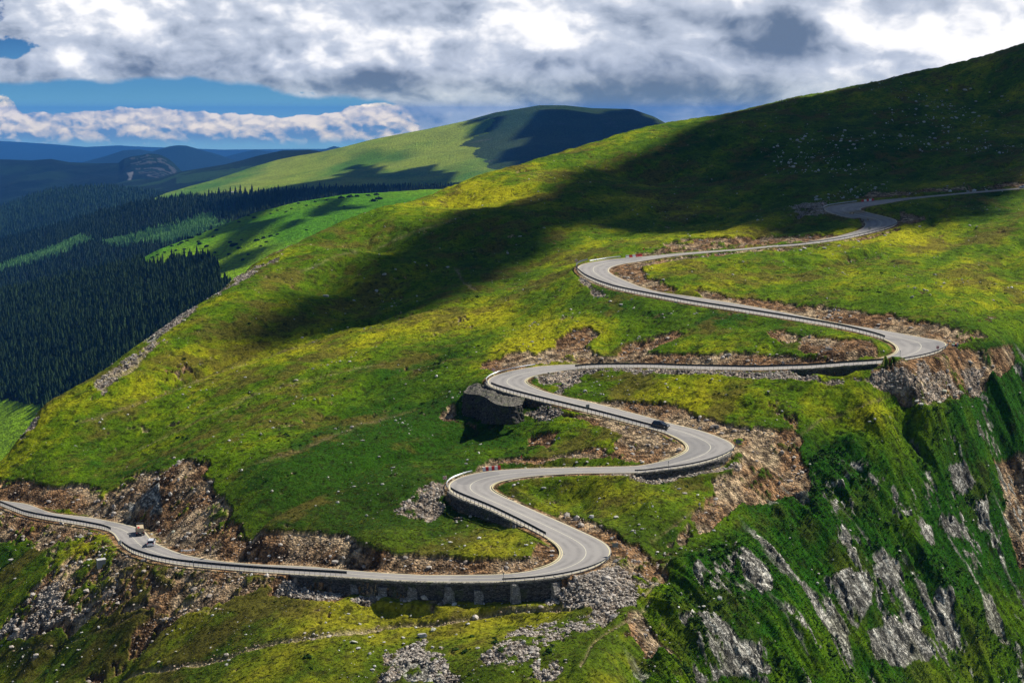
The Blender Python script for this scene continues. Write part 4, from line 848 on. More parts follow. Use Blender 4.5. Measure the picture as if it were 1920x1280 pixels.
# ------------------------------------------------------------------ haze of the mountain air
def haze():
    V = np.array([(x, y, z) for z in (-1151, 125) for x, y in ((-41000, -900), (41000, -900), (41000, 39500), (-41000, 39500))], float)
    me = np_mesh('haze', V, np.array([[3, 2, 1, 0], [4, 5, 6, 7], [0, 1, 5, 4], [1, 2, 6, 5], [2, 3, 7, 6], [3, 0, 4, 7]]), False)
    mt = bpy.data.materials.new('mountain_haze'); mt.use_nodes = True; nt = mt.node_tree; nt.nodes.clear()
    o = nt.nodes.new('ShaderNodeOutputMaterial'); v = nt.nodes.new('ShaderNodeVolumePrincipled'); v.inputs['Color'].default_value = (.07, .34, 1.0, 1); v.inputs['Density'].default_value = 2.9e-5; v.inputs['Anisotropy'].default_value = 0.0
    nt.links.new(v.outputs[0], o.inputs['Volume']); tagobj(link('haze', me, mt), kind='stuff')
haze()

# ------------------------------------------------------------------ small mesh builder
class MB:
    def __init__(s): s.v = []; s.f = []
    def add(s, V, Fc):
        b = len(s.v); s.v += [tuple(map(float, p)) for p in V]; s.f += [tuple(b+i for i in f) for f in Fc]; return s
    def box(s, x0, x1, y0, y1, z0, z1, tx=0.0, ty=0.0):
        """box whose top is drawn in by tx, ty"""
        V = [(x0, y0, z0), (x1, y0, z0), (x1, y1, z0), (x0, y1, z0), (x0+tx, y0+ty, z1), (x1-tx, y0+ty, z1), (x1-tx, y1-ty, z1), (x0+tx, y1-ty, z1)]
        return s.add(V, [(3, 2, 1, 0), (4, 5, 6, 7), (0, 1, 5, 4), (1, 2, 6, 5), (2, 3, 7, 6), (3, 0, 4, 7)])
    def cyl(s, c, r, h, axis='z', n=12, r2=None):
        r2 = r if r2 is None else r2; V = []
        for k, q in ((0, r), (1, r2)):
            for i in range(n):
                a = 2*math.pi*i/n; u, w = q*math.cos(a), q*math.sin(a); t = h*k
                V.append({'z': (c[0]+u, c[1]+w, c[2]+t), 'y': (c[0]+u, c[1]+t, c[2]+w), 'x': (c[0]+t, c[1]+u, c[2]+w)}[axis])
        return s.add(V, [tuple(range(n))[::-1], tuple(range(n, 2*n))]+[(i, (i+1) % n, n+(i+1) % n, n+i) for i in range(n)])
    def loft(s, rings, close=True):
        n = len(rings[0]); V = [p for r in rings for p in r]; Fc = []
        for k in range(len(rings)-1):
            for i in range(n if close else n-1): Fc.append((k*n+i, k*n+(i+1) % n, (k+1)*n+(i+1) % n, (k+1)*n+i))
        if close: Fc += [tuple(range(n))[::-1], tuple((len(rings)-1)*n+i for i in range(n))]
        return s.add(V, Fc)
    def mesh(s, name, mat=None, smooth=False, bev=0.0):
        me = bpy.data.meshes.new(name); me.from_pydata(s.v, [], s.f); me.update()
        if bev:
            import bmesh
            bm = bmesh.new(); bm.from_mesh(me); bmesh.ops.bevel(bm, geom=list(bm.edges), offset=bev, segments=2, affect='EDGES', clamp_overlap=True); bm.to_mesh(me); bm.free()
        if smooth: me.polygons.foreach_set('use_smooth', [True]*len(me.polygons))
        if mat: me.materials.append(mat)
        return me
    def obj(s, name, mat, parent=None, smooth=False, bev=0.0): return link(name, s.mesh(name, mat, smooth, bev), None, parent)
def empty(name, loc, rz=0, label=None, cat=None, group=None):
    o = bpy.data.objects.new(name, None); COL.objects.link(o); o.location = [float(v) for v in loc]; o.rotation_euler = (0, 0, rz); o.empty_display_size = .5
    return tagobj(o, label, cat, group)

# ------------------------------------------------------------------ dry stone walls holding up the road
def stone_mat(name, a, b_, sc_=1.0):
    mt, k, b = new_mat(name); tc = k.n.new('ShaderNodeTexCoord'); mp = k.n.new('ShaderNodeMapping'); k.l.new(tc.outputs['Object'], mp.inputs[0]); mp.inputs['Scale'].default_value = (1, 1, 2.2)
    vo = k.n.new('ShaderNodeTexVoronoi'); k.l.new(mp.outputs[0], vo.inputs['Vector']); vo.inputs['Scale'].default_value = 2.2*sc_
    vd = k.n.new('ShaderNodeTexVoronoi'); vd.feature = 'DISTANCE_TO_EDGE'; k.l.new(mp.outputs[0], vd.inputs['Vector']); vd.inputs['Scale'].default_value = 2.2*sc_
    sp = k.n.new('ShaderNodeSeparateColor'); k.l.new(vo.outputs['Color'], sp.inputs[0])
    joint = k.mr(vd.outputs['Distance'], 0.0, .09); c = k.mix(sp.outputs[0], a, b_); c = k.mix(joint, [v*.25 for v in a], c)
    n = k.noise(tc.outputs['Object'], .5, 4, .6); c = k.mix(k.mr(n, .5, .7, 0, .5), c, (.10, .13, .03)); k.l.new(c, b.inputs['Base Color']); b.inputs['Roughness'].default_value = .95
    bp = k.n.new('ShaderNodeBump'); bp.inputs['Distance'].default_value = .25; k.l.new(k.m('ADD', k.m('MULTIPLY', joint, .6), k.m('MULTIPLY', sp.outputs[1], .5)), bp.inputs['Height']); k.l.new(bp.outputs[0], b.inputs['Normal'])
    return mt
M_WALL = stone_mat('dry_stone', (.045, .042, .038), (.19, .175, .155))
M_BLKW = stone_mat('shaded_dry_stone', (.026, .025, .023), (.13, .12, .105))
M_RUB = stone_mat('rubble_fill', (.09, .085, .07), (.30, .27, .22), 1.4)
M_BUTT_LIT = stone_mat('sunlit_buttress_stone', (.22, .20, .18), (.52, .48, .42))  # paler wall stone: the buttresses' sunlit sides put into the colour
M_COPE = stone_mat('pale_coping_stone', (.22, .20, .17), (.42, .38, .32), .8)
def rough_sheet(P, nrm, amp, sd):
    """P (r,c,3) pushed along nrm (c,3) by stone-like noise"""
    s = np.arange(P.shape[1])*.45; q = P[..., 2]
    n = (vn(s[None]/.7+q*0, q/.45, sd)-.5)*amp+(vn(s[None]/4+q*0, q/3, sd+1)-.5)*amp*1.5
    return P+nrm[None]*n[..., None]
def wall(span, label, depth, name='retaining_wall', out=.75, butt=()):
    sd, i, j = span; E = (EA if sd == 'A' else EB); dr = WN if sd == 'A' else -WN
    t = np.arange(i, j, .45); idx = np.arange(NS); e = np.stack([np.interp(t, idx, E[:, k]) for k in range(3)], 1); d = np.stack([np.interp(t, idx, dr[:, k]) for k in range(3)], 1); d[:, 2] = 0
    d /= np.linalg.norm(d, axis=1, keepdims=True); H = np.interp(t, idx, WH[sd])+depth
    top = e+d*out; nr = 14; R = []
    for k in range(nr):
        f = k/(nr-1); R.append(top+d*f*H[:, None]*.16-np.array([0, 0, 1])*(f*H)[:, None])
    P = rough_sheet(np.array(R), d, .28, 3); P[0] = top
    root = empty(name, e[len(e)//2]+d[len(e)//2]*out, 0, label, 'stone wall'); base = np.array(root.location)
    n = len(t); inner = e+d*.10
    W = np.concatenate([(inner-[0, 0, 1.2])[None], (inner-[0, 0, .02])[None], P], 0)-base
    link('stone_face', np_mesh('stone_face', W.reshape(-1, 3), grid_faces(len(W), n), False), M_WALL, root)
    cz = .16+.10*(vn(t/.8, t*0, 5)); C = np.array([inner+d*.05+np.array([0, 0, 1])*.0, inner+d*.05+np.array([0, 0, 1])*cz[:, None], top+d*.10+np.array([0, 0, 1])*cz[:, None], top+d*.12-np.array([0, 0, .22])])-base
    C = C+(np.random.default_rng(i).random(C.shape)-.5)*.10
    link('coping', np_mesh('coping', C.reshape(-1, 3), grid_faces(4, n), False), M_COPE, root)
    for (bx, by, w, hh) in butt:
        q = pA if sd == 'A' else pB; s_ = int(np.argmin((q[:, 0]-bx)**2+(q[:, 1]-by)**2)); p = E[s_]+dr[s_]*(out-.1); tg = np.array([-dr[s_][1], dr[s_][0], 0]); dd = dr[s_]
        hw = WH[sd][s_]+.9; rings = []; g = np.random.default_rng(int(bx))
        for f in np.linspace(0, 1, 9):
            z = p[2]-.15-hh-f*(hw-hh); o = .5+1.7*f; ww = w*(.5+.18*f); jj = lambda: (g.random()-.5)*.22
            rings.append([tuple(p*[1, 1, 0]+tg*(-ww+jj())-dd*.6+[0, 0, z]-base), tuple(p*[1, 1, 0]+tg*(-ww+jj())+dd*(o+jj())+[0, 0, z]-base), tuple(p*[1, 1, 0]+tg*(ww+jj())+dd*(o+jj())+[0, 0, z+jj()]-base), tuple(p*[1, 1, 0]+tg*(ww+jj())-dd*.6+[0, 0, z]-base)])
        mb = MB(); mb.loft(rings); mb.obj('buttress', M_BUTT_LIT, root)
    return root
wall(WSPAN[0], 'long dark retaining wall with buttresses below the lowest straight of the road', .8, butt=[(665,1083,1.3,1.0),(718,1087,1.5,1.1),(773,1090,1.7,.7),(842,1092,1.8,.5),(900,1093,1.6,1.2),(960,1092,1.6,.1),(1033,1085,1.6,.6)])
wall(WSPAN[1], 'dark curved retaining wall under the lowest left hand hairpin', .8)
wall(WSPAN[2], 'low stone wall under the outer edge of the lower right hairpin', .6)
wall(WSPAN[3], 'stone wall behind the bastion under the upper left hand hairpin', .8)
wall(WSPAN[4], 'rough stone wall below the straight leading to the tan rubble slope', .7)
def bastion():
    zt = -77.1; top = [at_z(x, y, zt) for x, y in [(866,737),(903,741),(926,757),(958,763)]]
    root = empty('stone_bastion', top[1], 0, 'massive dark stone bastion standing out at the upper left hand hairpin', 'stone bastion'); base = np.array(root.location)
    pts = []; nrm = []
    bk = np.array([2.0, 12.0, 0])
    path = [top[0]+bk, *top, top[3]+np.array([3.5, 4.5, 0])]; P = []
    for a, b in zip(path[:-1], path[1:]):
        n = max(2, int(np.linalg.norm(b-a)/.45)); P += [a+(b-a)*k/n for k in range(n)]
    P.append(path[-1]); P = np.array(P); Pp = np.concatenate([np.repeat(P[:1], 6, 0), P, np.repeat(P[-1:], 6, 0)]); P = np.stack([np.convolve(Pp[:, k], np.ones(13)/13, 'valid') for k in range(3)], 1); T = np.gradient(P, axis=0); N = np.stack([T[:, 1], -T[:, 0], 0*T[:, 0]], 1); N /= np.linalg.norm(N, axis=1, keepdims=True)
    c = P.mean(0)+[0, 6, 0]; N *= np.sign(((P-c)*N).sum(1))[:, None] if False else 1
    if ((P[len(P)//2]-c)*N[len(P)//2]).sum() < 0: N = -N
    H = np.interp(np.linspace(0, 1, len(P)), [0, .25, .6, .8, 1], [7.5, 7.4, 6.5, 5.0, 4.5])
    R = np.array([P+N*(f*H*.17)[:, None]-np.array([0, 0, 1])*(f*H)[:, None] for f in np.linspace(0, 1, 18)]); R = rough_sheet(R, N, .55, 5)
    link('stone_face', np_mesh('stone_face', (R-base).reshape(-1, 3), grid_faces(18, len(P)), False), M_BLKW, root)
    # rubble-covered top, rising back to the road edge
    q = np.array([EB[k] for k in np.linspace(station('B', 905, 708), station('B', 990, 741), len(P)).astype(int)])-np.array([0, 0, .9])
    Tp = np.array([P+(q-P)*f for f in np.linspace(0, 1, 12)]); Tp[..., 2] = np.where(np.linspace(0, 1, 12)[:, None] < .8, P[None, :, 2]-.5+1.3*vn(Tp[..., 0]/1.4, Tp[..., 1]/1.4, 3)*np.sin(np.linspace(0, 1, 12)*3.14)[:, None]+.5*vn(Tp[..., 0]/.5, Tp[..., 1]/.5, 4), Tp[..., 2]); Tp[0] = R[0]
    link('rubble_top', np_mesh('rubble_top', (Tp-base).reshape(-1, 3), grid_faces(12, len(P)), False), M_RUB, root)
bastion()

# ------------------------------------------------------------------ crash barriers
M_STEEL = simple('galvanised_steel', (.50, .52, .54), .42, .6, .5, .10, 1.5); M_SHADE_STEEL = simple('shaded_galvanised_steel', (.07, .08, .09), .6, .3, .3, .15, 1.5)  # second, darker copy of the steel paints in the rails' backlit side
M_POST = simple('weathered_steel_post', (.20, .21, .22), .55, .6, .4, .15, 4)
def post_mesh(h):
    mb = MB(); mb.box(-.03, .03, -.05, -.02, -.9, h).box(-.03, .03, .02, .05, -.9, h).box(-.028, -.004, -.02, .02, -.9, h-.01); return mb.mesh('post', M_POST)
PM = {}
def barrier(side, a, b, label, h=1.55, band=.58, sp=1.3, out=.32):
    i, j = station(side, *a), station(side, *b)
    if i > j: i, j = j, i
    E = EA if side == 'A' else EB; dr = WN if side == 'A' else -WN; P = E[i:j+1]; D = dr[i:j+1].copy(); D[:, 2] = 0; D /= np.linalg.norm(D, axis=1, keepdims=True)
    P = P+D*out; s = np.concatenate([[0], np.cumsum(np.linalg.norm(np.diff(P, axis=0), axis=1))]); n = max(3, int(s[-1]/.65)); t = np.linspace(0, s[-1], n)
    P = np.stack([np.interp(t, s, P[:, k]) for k in range(3)], 1); D = np.stack([np.interp(t, s, D[:, k]) for k in range(3)], 1); s = t
    m = len(P)//2; root = empty('crash_barrier', P[m], 0, label, 'crash barrier', 'crash barriers along the mountain road'); base = np.array(root.location)
    # W-shaped rail, one or two beams high, its wave standing out towards the road
    nb = 2 if band > .45 else 1; prof = []; hb = band/nb
    for q in range(nb):
        z0 = h-band+q*hb; prof += [(-.02, z0), (-.09, z0+hb*.12), (-.09, z0+hb*.32), (-.025, z0+hb*.5), (-.09, z0+hb*.68), (-.09, z0+hb*.88)]
    prof += [(-.02, h)]; pr = prof+[(o+.03, z) for o, z in prof[::-1]]; pr.append(pr[0])
    R = np.array([P+D*o+np.array([0, 0, z]) for o, z in pr])-base
    link('rail', np_mesh('rail', R.reshape(-1, 3), grid_faces(len(pr), n), False), M_STEEL if 'pale' in label else M_SHADE_STEEL, root)
    for k in (0, n-1):                                              # flared end pieces
        dd = (P[1]-P[0] if k == 0 else P[-1]-P[-2]); dd = dd/np.linalg.norm(dd)*(-1 if k == 0 else 1); rz = math.atan2(D[k][1], D[k][0])
        mb = MB(); mb.cyl((0, 0, h-band), .13, band, 'z', 10); o = mb.obj('rail_end', M_STEEL if 'pale' in label else M_SHADE_STEEL, root); o.location = (P[k]+dd*.08-base).tolist()
    if h not in PM: PM[h] = post_mesh(h-.02)
    t = np.arange(.4, s[-1]-.2, sp); pos = np.stack([np.interp(t, s, P[:, k]) for k in range(3)], 1)+np.stack([np.interp(t, s, D[:, k]) for k in range(3)], 1)*.06
    ang = np.arctan2(np.interp(t, s, D[:, 1]), np.interp(t, s, D[:, 0])); order = np.argsort(pos[:, 1]); keep = set(order[:100].tolist()); rest = []
    for k in range(len(t)):
        if k in keep:
            o = bpy.data.objects.new('post', PM[h]); COL.objects.link(o); o.parent = root; o.location = (pos[k]-base).tolist(); o.rotation_euler = (0, 0, ang[k]+math.pi/2)
        else: rest.append(k)
    if rest:
        mb = MB()
        for k in rest: p = pos[k]-base; mb.box(p[0]-.035, p[0]+.035, p[1]-.035, p[1]+.035, p[2]-.9, p[2]+h)
        o = mb.obj('post_row', M_POST, root); o['kind'] = 'stuff'
    return root
barrier('A', (-5,948), (208,998), 'dark barrier on the outer edge of the road at the far left')
barrier('A', (231,1028), (645,1082), 'long barrier below the white car and the tan truck')
barrier('A', (946,1092), (1150,1046), 'thin barrier round the outside of the lowest right hairpin', h=.95, band=.32, sp=2.0)
barrier('B', (882,887), (836,922), 'pale curved barrier round the lowest left hairpin', h=.85, band=.34, sp=1.6)
barrier('B', (846,927), (1026,1009), 'dark straight barrier running down from the lowest left hairpin')
barrier('A', (1190,884), (1382,845), 'thin barrier round the outside of the right hairpin below the black car', h=.95, band=.32, sp=2.0)
barrier('B', (1008,686), (915,722), 'pale curved barrier above the stone bastion', h=.85, band=.34, sp=1.6)
barrier('B', (923,727), (1252,814), 'dark barrier running down past the black car')
barrier('A', (1078,692), (1659,681), 'long nearly level barrier along the middle straight')
barrier('A', (1663,681), (1777,648), 'thin barrier round the outside of the hairpin with the motorcycle', h=.95, band=.32, sp=2.2)
barrier('B', (1104,493), (1660,636), 'longest barrier curving from the upper left hairpin down to the right')
barrier('B', (1162,485), (1108,492), 'pale barrier at the back of the upper left hairpin', h=.85, band=.34, sp=1.8)
barrier('A', (1461,464), (1680,420), 'thin barrier below the topmost right bend', h=1.0, band=.30, sp=3.6)
barrier('B', (1608,379), (1546,396), 'pale curved barrier round the topmost left bend', h=.9, band=.4, sp=1.8)
def curb(side, a, b, label):
    i, j = sorted((station(side, *a), station(side, *b))); E = EA if side == 'A' else EB; dr = WN if side == 'A' else -WN; P = E[i:j+1]; D = dr[i:j+1]
    base = P[len(P)//2].copy(); pr = [(.02, -.3), (.02, .16), (.06, .20), (.30, .20), (.30, -.3)]; R = np.array([P+D*o+np.array([0, 0, z]) for o, z in pr])-base
    o = link('road_kerb', np_mesh('road_kerb', R.reshape(-1, 3), grid_faces(5, len(P)), False), M_KERB); o.location = base.tolist(); tagobj(o, kind='structure')
M_KERB = simple('kerb_paint', (.62, .54, .30), .8, vary=.25, scale=1)
curb('B', (1035,1000), (1000,1075), ''); curb('A', (948,891), (955,931), ''); curb('B', (1255,815), (1235,868), ''); curb('A', (1020,700), (1010,735), ''); curb('B', (1660,637), (1650,670), '')

# ------------------------------------------------------------------ road signs and posts
M_RED = simple('sign_red', (.62, .03, .025), .4, spec=.5, vary=.05); M_WHITE = simple('sign_white', (.80, .80, .78), .4, spec=.5, vary=.04)
M_GREYP = simple('sign_back_grey', (.17, .20, .21), .5, .5, vary=.08); M_PURP = simple('faded_blue_paint', (.10, .05, .32), .5, vary=.1); M_BRN = simple('rust_brown', (.32, .10, .03), .7, vary=.2); M_BLK = simple('black_paint', (.015, .015, .017), .5)
def road_point(side, px, py, out):
    i = station(side, px, py); E = EA if side == 'A' else EB; dr = WN if side == 'A' else -WN; p = E[i]+dr[i]*out; return p, math.atan2(WN[i][1], WN[i][0])
def sign_at(p, rz, label, hpost, kind, cat='road sign', group=None):
    z = height(p[0], p[1]) if p[1] > 0 else p[2]; z = max(min(z, p[2]+4), p[2]-1.5)
    root = empty({'ball': 'delineator_post', 'post': 'marker_post'}.get(kind, 'road_sign'), (p[0], p[1], z), rz, label, cat, group)
    MB().cyl((0, 0, -.4), .045, hpost+.4, 'z', 8).obj('post', M_POST, root)
    if kind == 'chevron':
        w, h = .42, .42; z0 = hpost-.86
        MB().box(-w, w, -.02-.03, .02-.03, z0, z0+2*h).obj('sign_plate', M_WHITE, root)
        for sx in (0,):
            for y in (-.062, .0):
                mb = MB()
                for k in (-1, 0):
                    x = k*.42+.0; mb.add([(x+.28, y, z0+.06), (x+.50 if x+.5 < w else w-.02, y, z0+.06), (x+.22, y, z0+h), (x, y, z0+h)], [(0, 1, 2, 3)])
                    mb.add([(x, y, z0+h), (x+.22, y, z0+h), (x+.50 if x+.5 < w else w-.02, y, z0+2*h-.06), (x+.28, y, z0+2*h-.06)], [(0, 1, 2, 3)])
                mb.obj('chevron_mark', M_RED, root)
    elif kind == 'red': MB().box(-.36, .36, -.05, -.02, hpost-.75, hpost).obj('sign_plate', M_RED, root, bev=.01); MB().box(-.22, .22, -.056, -.051, hpost-.5, hpost-.25).obj('sign_band', M_WHITE, root)
    elif kind == 'grey': MB().box(-.62, .62, -.05, -.02, hpost-.95, hpost).obj('sign_plate', M_GREYP, root, bev=.01); MB().box(-.5, .5, -.02, .01, hpost-.75, hpost-.68).box(-.5, .5, -.02, .01, hpost-.3, hpost-.23).obj('bracket', M_POST, root)
    elif kind == 'bar': MB().box(-.55, .55, -.05, -.02, hpost-.35, hpost).obj('sign_plate', M_GREYP, root, bev=.01)
    elif kind == 'tri':
        MB().add([(-.5, -.05, hpost-.85), (.5, -.05, hpost-.85), (0, -.05, hpost), (-.5, -.02, hpost-.85), (.5, -.02, hpost-.85), (0, -.02, hpost)], [(0, 1, 2), (5, 4, 3), (0, 3, 4, 1), (1, 4, 5, 2), (2, 5, 3, 0)]).obj('sign_plate', M_RED, root)
    elif kind in ('disc', 'brown'): MB().cyl((0, -.05, hpost-.45), .48, .03, 'y', 24).obj('sign_plate', M_PURP if kind == 'disc' else M_BRN, root); 
    if kind == 'disc': MB().cyl((0, -.062, hpost-.45), .5, .010, 'y', 24).obj('sign_rim', M_RED, root)
    elif kind == 'ball': MB().cyl((0, 0, hpost-.30), .14, .42, 'z', 14).obj('reflector_head', M_WHITE, root, bev=.03)
    elif kind == 'post': MB().cyl((0, 0, hpost-.25), .10, .3, 'z', 8).obj('reflector_head', M_GREYP, root)
    return root
SG = [('B',839,900,1.0,2.0,'chevron','red and white chevron sign on the grass behind the lowest left hairpin'),
 ('B',992,879,2.6,3.0,'tri','thin red sign above the road right of the red and white blocks'),
 ('B',1104,773,.9,2.6,'grey','grey sign plate behind the barrier uphill of the black car'),
 ('A',1179,769,2.2,2.7,'bar','narrow grey sign on the bank above the black car'),
 ('A',1152,1040,.9,2.8,'grey','grey sign plate at the tip of the lowest right hairpin'),
 ('A',947,1091,.5,2.6,'post','pale thin post at the end of the lowest thin barrier'),
 ('A',1249,877,.5,2.5,'post','thin post at the barrier below the black car'),
 ('A',1381,843,.9,2.4,'grey','grey sign plate at the tip of the hairpin below the black car'),
 ('A',1688,677,.5,3.2,'post','tall thin post near the joint of the two middle barriers'),
 ('A',1757,663,.5,2.3,'red','small red sign on the barrier left of the motorcycle'),
 ('B',931,700,1.0,2.0,'chevron','red chevron sign behind the pale barrier above the bastion'),
 ('B',1086,499,1.0,2.6,'chevron','red sign at the far left tip of the upper hairpin'),
 ('B',1211,481,2.0,3.2,'tri','thin red sign right of the four plastic blocks on the upper hairpin'),
 ('B',1453,460,2.0,4.0,'post','tall thin post above the upper straight beside the topmost thin barrier'),
 ('B',1544,388,1.0,2.6,'chevron','small red sign at the topmost left bend'),
 ('A',1628,433,.4,3.0,'grey','dark sign plate on the inside of the topmost right bend'),
 ('B',393,1049,2.0,2.6,'disc','round purple sign with red rim right of the white car'),
 ('A',364,1062,.5,1.9,'ball','white topped delineator standing at the long lower barrier'),
 ('B',284,1010,2.6,1.9,'brown','round rust brown sign on the bank right of the tan truck'),
 ('A',229,1022,.5,1.5,'grey','dark plate where the two left barriers meet')]
for sd_, x_, y_, o_, h_, k_, l_ in SG:
    p_, rz_ = road_point(sd_, x_, y_, o_); sign_at(p_, rz_+(math.pi/2 if k_ not in ('chevron', 'red') else math.pi/2*.6)*0+ (0.15 if x_ % 2 else -.2), l_, h_, k_, 'marker post' if k_ in ('post', 'ball') else 'road sign')

# plastic road blocks, red and white in turn
def block_mesh(mat):
    mb = MB(); pf = [(-.28, 0), (-.28, .16), (-.12, .42), (-.10, .80), (.10, .80), (.12, .42), (.28, .16), (.28, 0)]
    mb.loft([[(x, y, z) for y, z in pf] for x in (-.52, -.50, .50, .52)]); return mb.mesh('plastic_block', mat, bev=0)
BMS = {'r': block_mesh(M_RED), 'w': block_mesh(M_WHITE)}
for side, xs, ys, pat, where in (('B', (909, 943), (881, 879), 'wrwrwr', 'beside the lowest left hairpin'), ('B', (1180, 1204), (482, 481), 'wrwrr', 'beside the upper left hairpin'), ('B', (1621, 1638), (377, 375), 'rwrwr', 'beside the topmost left bend')):
    n = len(pat); a, b = station(side, xs[0], ys[0]), station(side, xs[1], ys[1]); seen = {}
    for k, c in enumerate(pat):
        s_ = a+(b-a)*k/(n-1); i0 = int(s_); f = s_-i0; p = EB[i0]*(1-f)+EB[min(i0+1, NS-1)]*f-WN[i0]*.75; tg = EB[min(i0+2, NS-1)]-EB[i0-2]
        seen[c] = seen.get(c, 0)+1; L = math.hypot(*(EB[b]-EB[a])[:2])/(n-1)
        o = link('plastic_block', BMS[c]); o.location = (p[0], p[1], p[2]-.03); o.rotation_euler = (0, 0, math.atan2(tg[1], tg[0])); o.scale = (L*.94/1.04, 1.3, 1.25)
        nth = ORD[seen[c]-1]; tagobj(o, '%s %s plastic road block from the left %s' % (nth, 'red' if c == 'r' else 'white', where), 'road block', 'plastic road blocks '+where)

# ------------------------------------------------------------------ vehicles
M_GLASS = simple('dark_glass', (.012, .015, .02), .08, 0, .9, .02); M_TYRE = simple('tyre_rubber', (.012, .012, .012), .9); M_RIM = simple('wheel_rim', (.45, .46, .48), .35, .8); M_LAMPW = simple('headlamp_lens', (.75, .78, .80), .1, .2, .9, .03); M_LAMPR = simple('tail_lamp_lens', (.45, .01, .01), .2, 0, .7, .03); M_PLATE = simple('number_plate', (.75, .75, .72), .5, vary=.03); M_TRIM = simple('black_trim', (.02, .02, .022), .6)
def car_paint(name, c):
    mt, k, b = new_mat(name); b.inputs['Base Color'].default_value = (*c, 1); b.inputs['Roughness'].default_value = .28; b.inputs['Coat Weight'].default_value = .8; b.inputs['Metallic'].default_value = .2; b.inputs['Specular IOR Level'].default_value = .5
    tc = k.n.new('ShaderNodeTexCoord'); k.l.new(k.mix(k.mr(k.noise(tc.outputs['Object'], 1.5, 3), .5, .9, 0, .25), c, (.25, .22, .18)), b.inputs['Base Color']); return mt
def make_car(p, rz, label, paint, L=4.5, W=1.84, H=1.62, wagon=True):
    root = empty('parked_car' if False else 'car', p, rz, label, 'car')
    h = L/2; w = W/2; z1 = .62*H
    # body rings from tail to nose: (x, half width, z bottom, z belt)
    st = [(-h, .82*w, .42, .80), (-h+.06, .95*w, .30, z1-.06), (-h+.35, w, .22, z1), (-.6, w, .20, z1), (.55, w, .20, z1-.02), (h-1.15, w, .20, z1-.06), (h-.55, .98*w, .22, z1-.14), (h-.12, .88*w, .30, z1-.24), (h, .74*w, .42, .62)]
    rings = [[(x, -b*.94, zb), (x, -b, zb+.12), (x, -b, (zb+zt)/2+.06), (x, -b*.95, zt-.05), (x, -b*.84, zt), (x, b*.84, zt), (x, b*.95, zt-.05), (x, b, (zb+zt)/2+.06), (x, b, zb+.12), (x, b*.94, zb)] for x, b, zb, zt in st]
    body = MB(); body.loft(rings); body.obj('body', paint, root, smooth=True)
    # cabin: glass house with painted roof
    xr0, xr1 = (-h+.10, .95) if wagon else (-h+.55, .85); xt0, xt1 = (-h+.42, .15) if wagon else (-h+1.25, .1)
    zr = H; cw0, cw1 = w*.90, w*.70
    V = [(xr0, -cw0, z1-.03), (xr1, -cw0, z1-.05), (xr1, cw0, z1-.05), (xr0, cw0, z1-.03), (xt0, -cw1, zr-.05), (xt1, -cw1, zr-.05), (xt1, cw1, zr-.05), (xt0, cw1, zr-.05)]
    MB().add(V, [(3, 2, 1, 0), (4, 5, 6, 7), (0, 1, 5, 4), (1, 2, 6, 5), (2, 3, 7, 6), (3, 0, 4, 7)]).obj('windows', M_GLASS, root)
    MB().loft([[(xt0-.06, -cw1-.02, zr-.07), (xt0-.06, cw1+.02, zr-.07), (xt0+.05, cw1-.10, zr), (xt0+.05, -cw1+.10, zr)], [(xt1+.06, -cw1-.02, zr-.07), (xt1+.06, cw1+.02, zr-.07), (xt1-.10, cw1-.10, zr), (xt1-.10, -cw1+.10, zr)]]).obj('roof', paint, root)
    for sy in (-1, 1):
        for a, b in ((0, 4), (1, 5)):
            A, B = np.array(V[a if sy < 0 else {0: 3, 1: 2}[a]]), np.array(V[b if sy < 0 else {4: 7, 5: 6}[b]]); q = .04
            MB().loft([[tuple(A+[dx, dy, 0]) for dx, dy in ((-q, -q), (q, -q), (q, q), (-q, q))], [tuple(B+[dx, dy, 0]) for dx, dy in ((-q, -q), (q, -q), (q, q), (-q, q))]]).obj('roof_pillar', paint, root)
        MB().box(-.35, -.27, sy*(cw0-.02)-.03, sy*(cw0-.02)+.03, z1-.05, z1+.02).obj('door_trim', M_TRIM, root)
        MB().box(.62, .84, sy*(w+.08)-.09, sy*(w+.08)+.09, z1-.04, z1+.12, .03, .02).obj('wing_mirror', paint, root)
        for x in (-h+.85, h-.92):
            wh = MB().cyl((x, sy*(w-.10)-.11, .34), .34, .22, 'y', 20).obj('wheel', M_TYRE, root, smooth=False); MB().cyl((x, sy*(w+.015)-.01 if sy > 0 else -w-.015, .34), .21, .02, 'y', 12).obj('rim', M_RIM, wh)
        MB().box(h-.24, h-.03, sy*w*.66-.20, sy*w*.66+.18, .66, .84, .05, .04).obj('headlight', M_LAMPW, root)
        MB().box(-h-.02, -h+.14, sy*w*.80-.14, sy*w*.80+.12, .78, 1.02, .02, .02).obj('tail_light', M_LAMPR, root)
    MB().box(h-.10, h+.04, -w*.62, w*.62, .30, .48, .02, .02).obj('front_bumper', M_TRIM, root); MB().box(-h-.05, -h+.10, -w*.80, w*.80, .34, .56, .02, .02).obj('rear_bumper', paint, root)
    MB().box(h-.04, h+.05, -w*.45, w*.45, .54, .66).obj('grille', M_TRIM, root); MB().box(-h-.065, -h-.03, -.26, .26, .62, .74).obj('number_plate', M_PLATE, root); MB().box(h+.045, h+.055, -.26, .26, .36, .47).obj('number_plate', M_PLATE, root)
    return root
